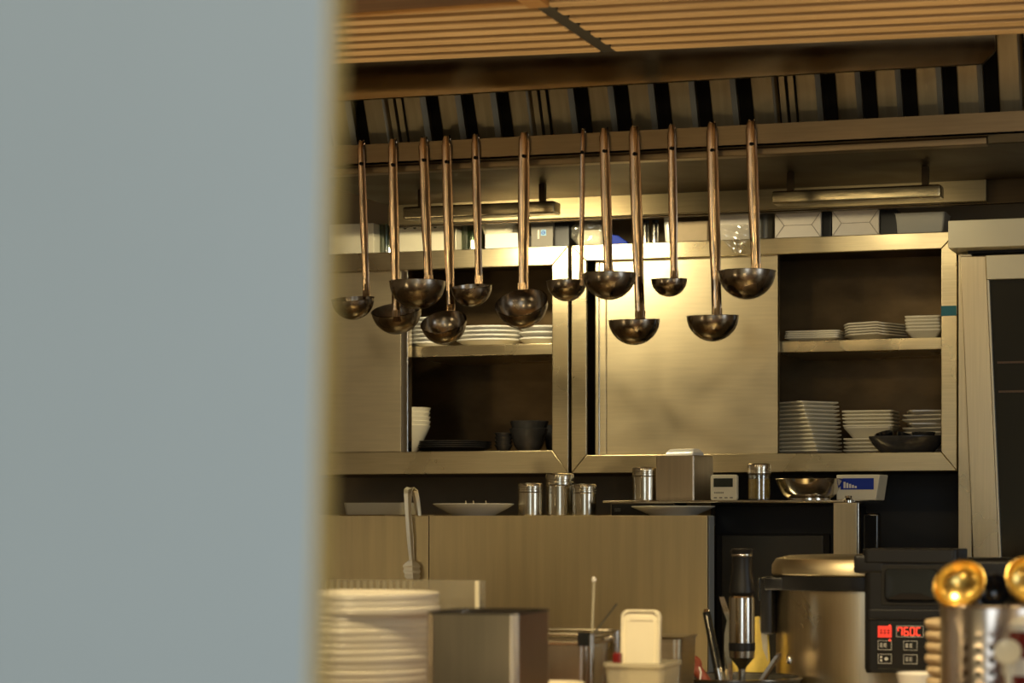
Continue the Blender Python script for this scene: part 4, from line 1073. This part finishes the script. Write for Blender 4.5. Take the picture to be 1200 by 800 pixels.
# beige stacked cups
p = MB().loft([rr(.027, .027, .018, 0), rr(.034, .034, .022, .003), rr(.036, .036, .022, .008), rr(.035, .035, .022, .0128), rr(.030, .03, .02, .0138)]).build('paper_pad', M['beige']); p['category'] = 'pad'
Ye = 3.02; n = 9
ztop = Z(1094, 724, Ye)
pit = (ztop - ZP) / n
stack(p, n, (X(1086, Ye) + .036, Ye, ZP), pit, 'beige folded pad in the stack behind the cutlery holder', 'beige pads behind the cutlery holder',
      offs=[(random.uniform(-.0015, .0015) - .0005 * k + .002, 0) for k in range(n)])
# dark red jar and cream ball at the right edge
YJ = 2.56
o = thing('red_jar', 'dark red jar with white band at the lower right edge', 'jar', (X(1212, YJ), YJ, ZP))
hj = Z(1200, 722, YJ) - ZP; rj = S(38, 1212, YJ)
MB().lathe([(0, 0), (rj * .7, 0), (rj * .95, .015), (rj, hj * .5), (rj * .86, hj * .82), (rj * .7, hj * .9), (0, hj * .9)], 40).build('jar_body', M['darkred'], o)
MB().lathe([(rj * .98, hj * .60), (rj * .985, hj * .62), (rj * .93, hj * .72), (rj * .90, hj * .72), (rj * .95, hj * .60)], 40).build('white_band', M['white'], o)
MB().lathe([(0, hj * .901), (rj * .75, hj * .901), (rj * .78, hj * .95), (rj * .5, hj), (0, hj * 1.02)], 40).build('jar_lid', M['white'], o)
o = thing('round_spoon', 'cream round spoon leaning on the dark red jar', 'spoon', (X(1188, YJ - .05), YJ - .055, ZP))
cc = P(1181, 764, YJ - .05) - Vector(o.location)
rs = S(16, 1181, YJ - .05)
MB().lathe([(0, -.004), (rs * .7, -.003), (rs, .001), (rs * .97, .003), (rs * .6, .0015), (0, .001)], 30, mtx=Matrix.Translation(cc) @ Matrix.Rotation(math.radians(68), 4, 'X')).build('spoon_bowl', M['cream'], o)
MB().tube([cc + Vector((0, 0, -rs * .9)), Vector((0, 0, .002))], [.004, .0032], 10).build('spoon_handle', M['cream'], o)

# ------------------------------------------------------------------ LIGHTS
WARM = (1.0, .76, .40)
def area(name, loc, size, power, col, target, sy=None, spread=None):
    l = bpy.data.lights.new(name, 'AREA'); l.shape = 'RECTANGLE'; l.size = size; l.size_y = sy or size
    l.energy = power; l.color = col
    if spread: l.spread = math.radians(spread)
    o = bpy.data.objects.new(name, l); C.objects.link(o); o.location = loc
    o.rotation_euler = (Vector(target) - Vector(loc)).to_track_quat('-Z', 'Y').to_euler()
    return o
# lamp behind the trough, above the cabinets
area('hood_light', (X(590, 4.53), 4.53, 1.858), .30, 3.1, (1, .84, .50), (X(640, 4.9), 4.9, 1.60), .022)
area('hood_light', (X(1010, 4.53), 4.53, 1.858), .26, .20, (1, .84, .50), (X(1060, 4.9), 4.9, 1.70), .022)
# warm fill lights added over the pass, without fixtures
def fill_point(loc, power, r=.06):
    l = bpy.data.lights.new('warm_fill', 'POINT'); l.energy = power; l.color = WARM; l.shadow_soft_size = r
    o = bpy.data.objects.new('warm_fill', l); C.objects.link(o); o.location = loc
for x in (-1.9, -1.1, -.3, .5): fill_point((x, 2.5, 1.93), 3)
for p_ in ((-2.6, 1.9, .9), (1.5, 1.7, .9), (-.75, 1.55, .82)): fill_point(p_, 6.3, .09)      # low fill lights added on the dining side
def spot(name, loc, tgt, power, half, r=.05, col=WARM):
    l = bpy.data.lights.new(name, 'SPOT'); l.energy = power; l.color = col; l.shadow_soft_size = r
    l.spot_size = math.radians(half * 2); l.spot_blend = .8
    o = bpy.data.objects.new(name, l); C.objects.link(o); o.location = loc
    o.rotation_euler = (Vector(tgt) - Vector(loc)).to_track_quat('-Z', 'Y').to_euler()
for x in (-1.85, -1.35, -.85, -.35): spot('slat_fill', (x, 3.80, .96), (x + .03, 3.58, 2.03), 13, 32, .04, (1, .76, .42))    # unseen fill spots added below the frame to brighten the slats
for x in (-1.0, -.25): spot('pass_fill', (x, 2.45, 1.98), (x * .6 - .25, 3.15, 1.05), 37, 36)  # unseen fill spots added to brighten the things on the pass
area('ceiling_light', (-.4, -1.2, 2.85), 1.0, 30, WARM, (-.4, 1, 0))
area('side_window', (3.15, 2.6, 1.5), 1.6, 22, (.78, .90, 1.0), (-1, 3.6, 1.1), 1.2)
# daylight through the opening behind the viewer
area('daylight', (0, -3.45, 1.6), 3.6, 60, (.80, .92, 1.0), (-.5, 4, 1.3), 1.7)
w = bpy.data.worlds.new('world'); bpy.context.scene.world = w; w.use_nodes = True
w.node_tree.nodes['Background'].inputs['Color'].default_value = (.55, .65, .75, 1)
w.node_tree.nodes['Background'].inputs['Strength'].default_value = .4

# ------------------------------------------------------------------ CAMERA
cd = bpy.data.cameras.new('camera'); cam = bpy.data.objects.new('camera', cd); C.objects.link(cam)
cam.location = (0, 0, CZ); cam.rotation_euler = (PI/2, 0, AL)
cd.sensor_width = 36; cd.lens = F / 1200 * 36; cd.shift_y = (HY - 400) / 1200
cd.clip_start = .05; cd.clip_end = 50
cd.dof.use_dof = True; cd.dof.focus_distance = 4.6; cd.dof.aperture_fstop = 5.6
sc = bpy.context.scene; sc.camera = cam
sc.view_settings.view_transform = 'Standard'; sc.view_settings.look = 'None'
sc.view_settings.gamma = 1; sc.view_settings.use_curve_mapping = False; sc.view_settings.exposure = 0.15
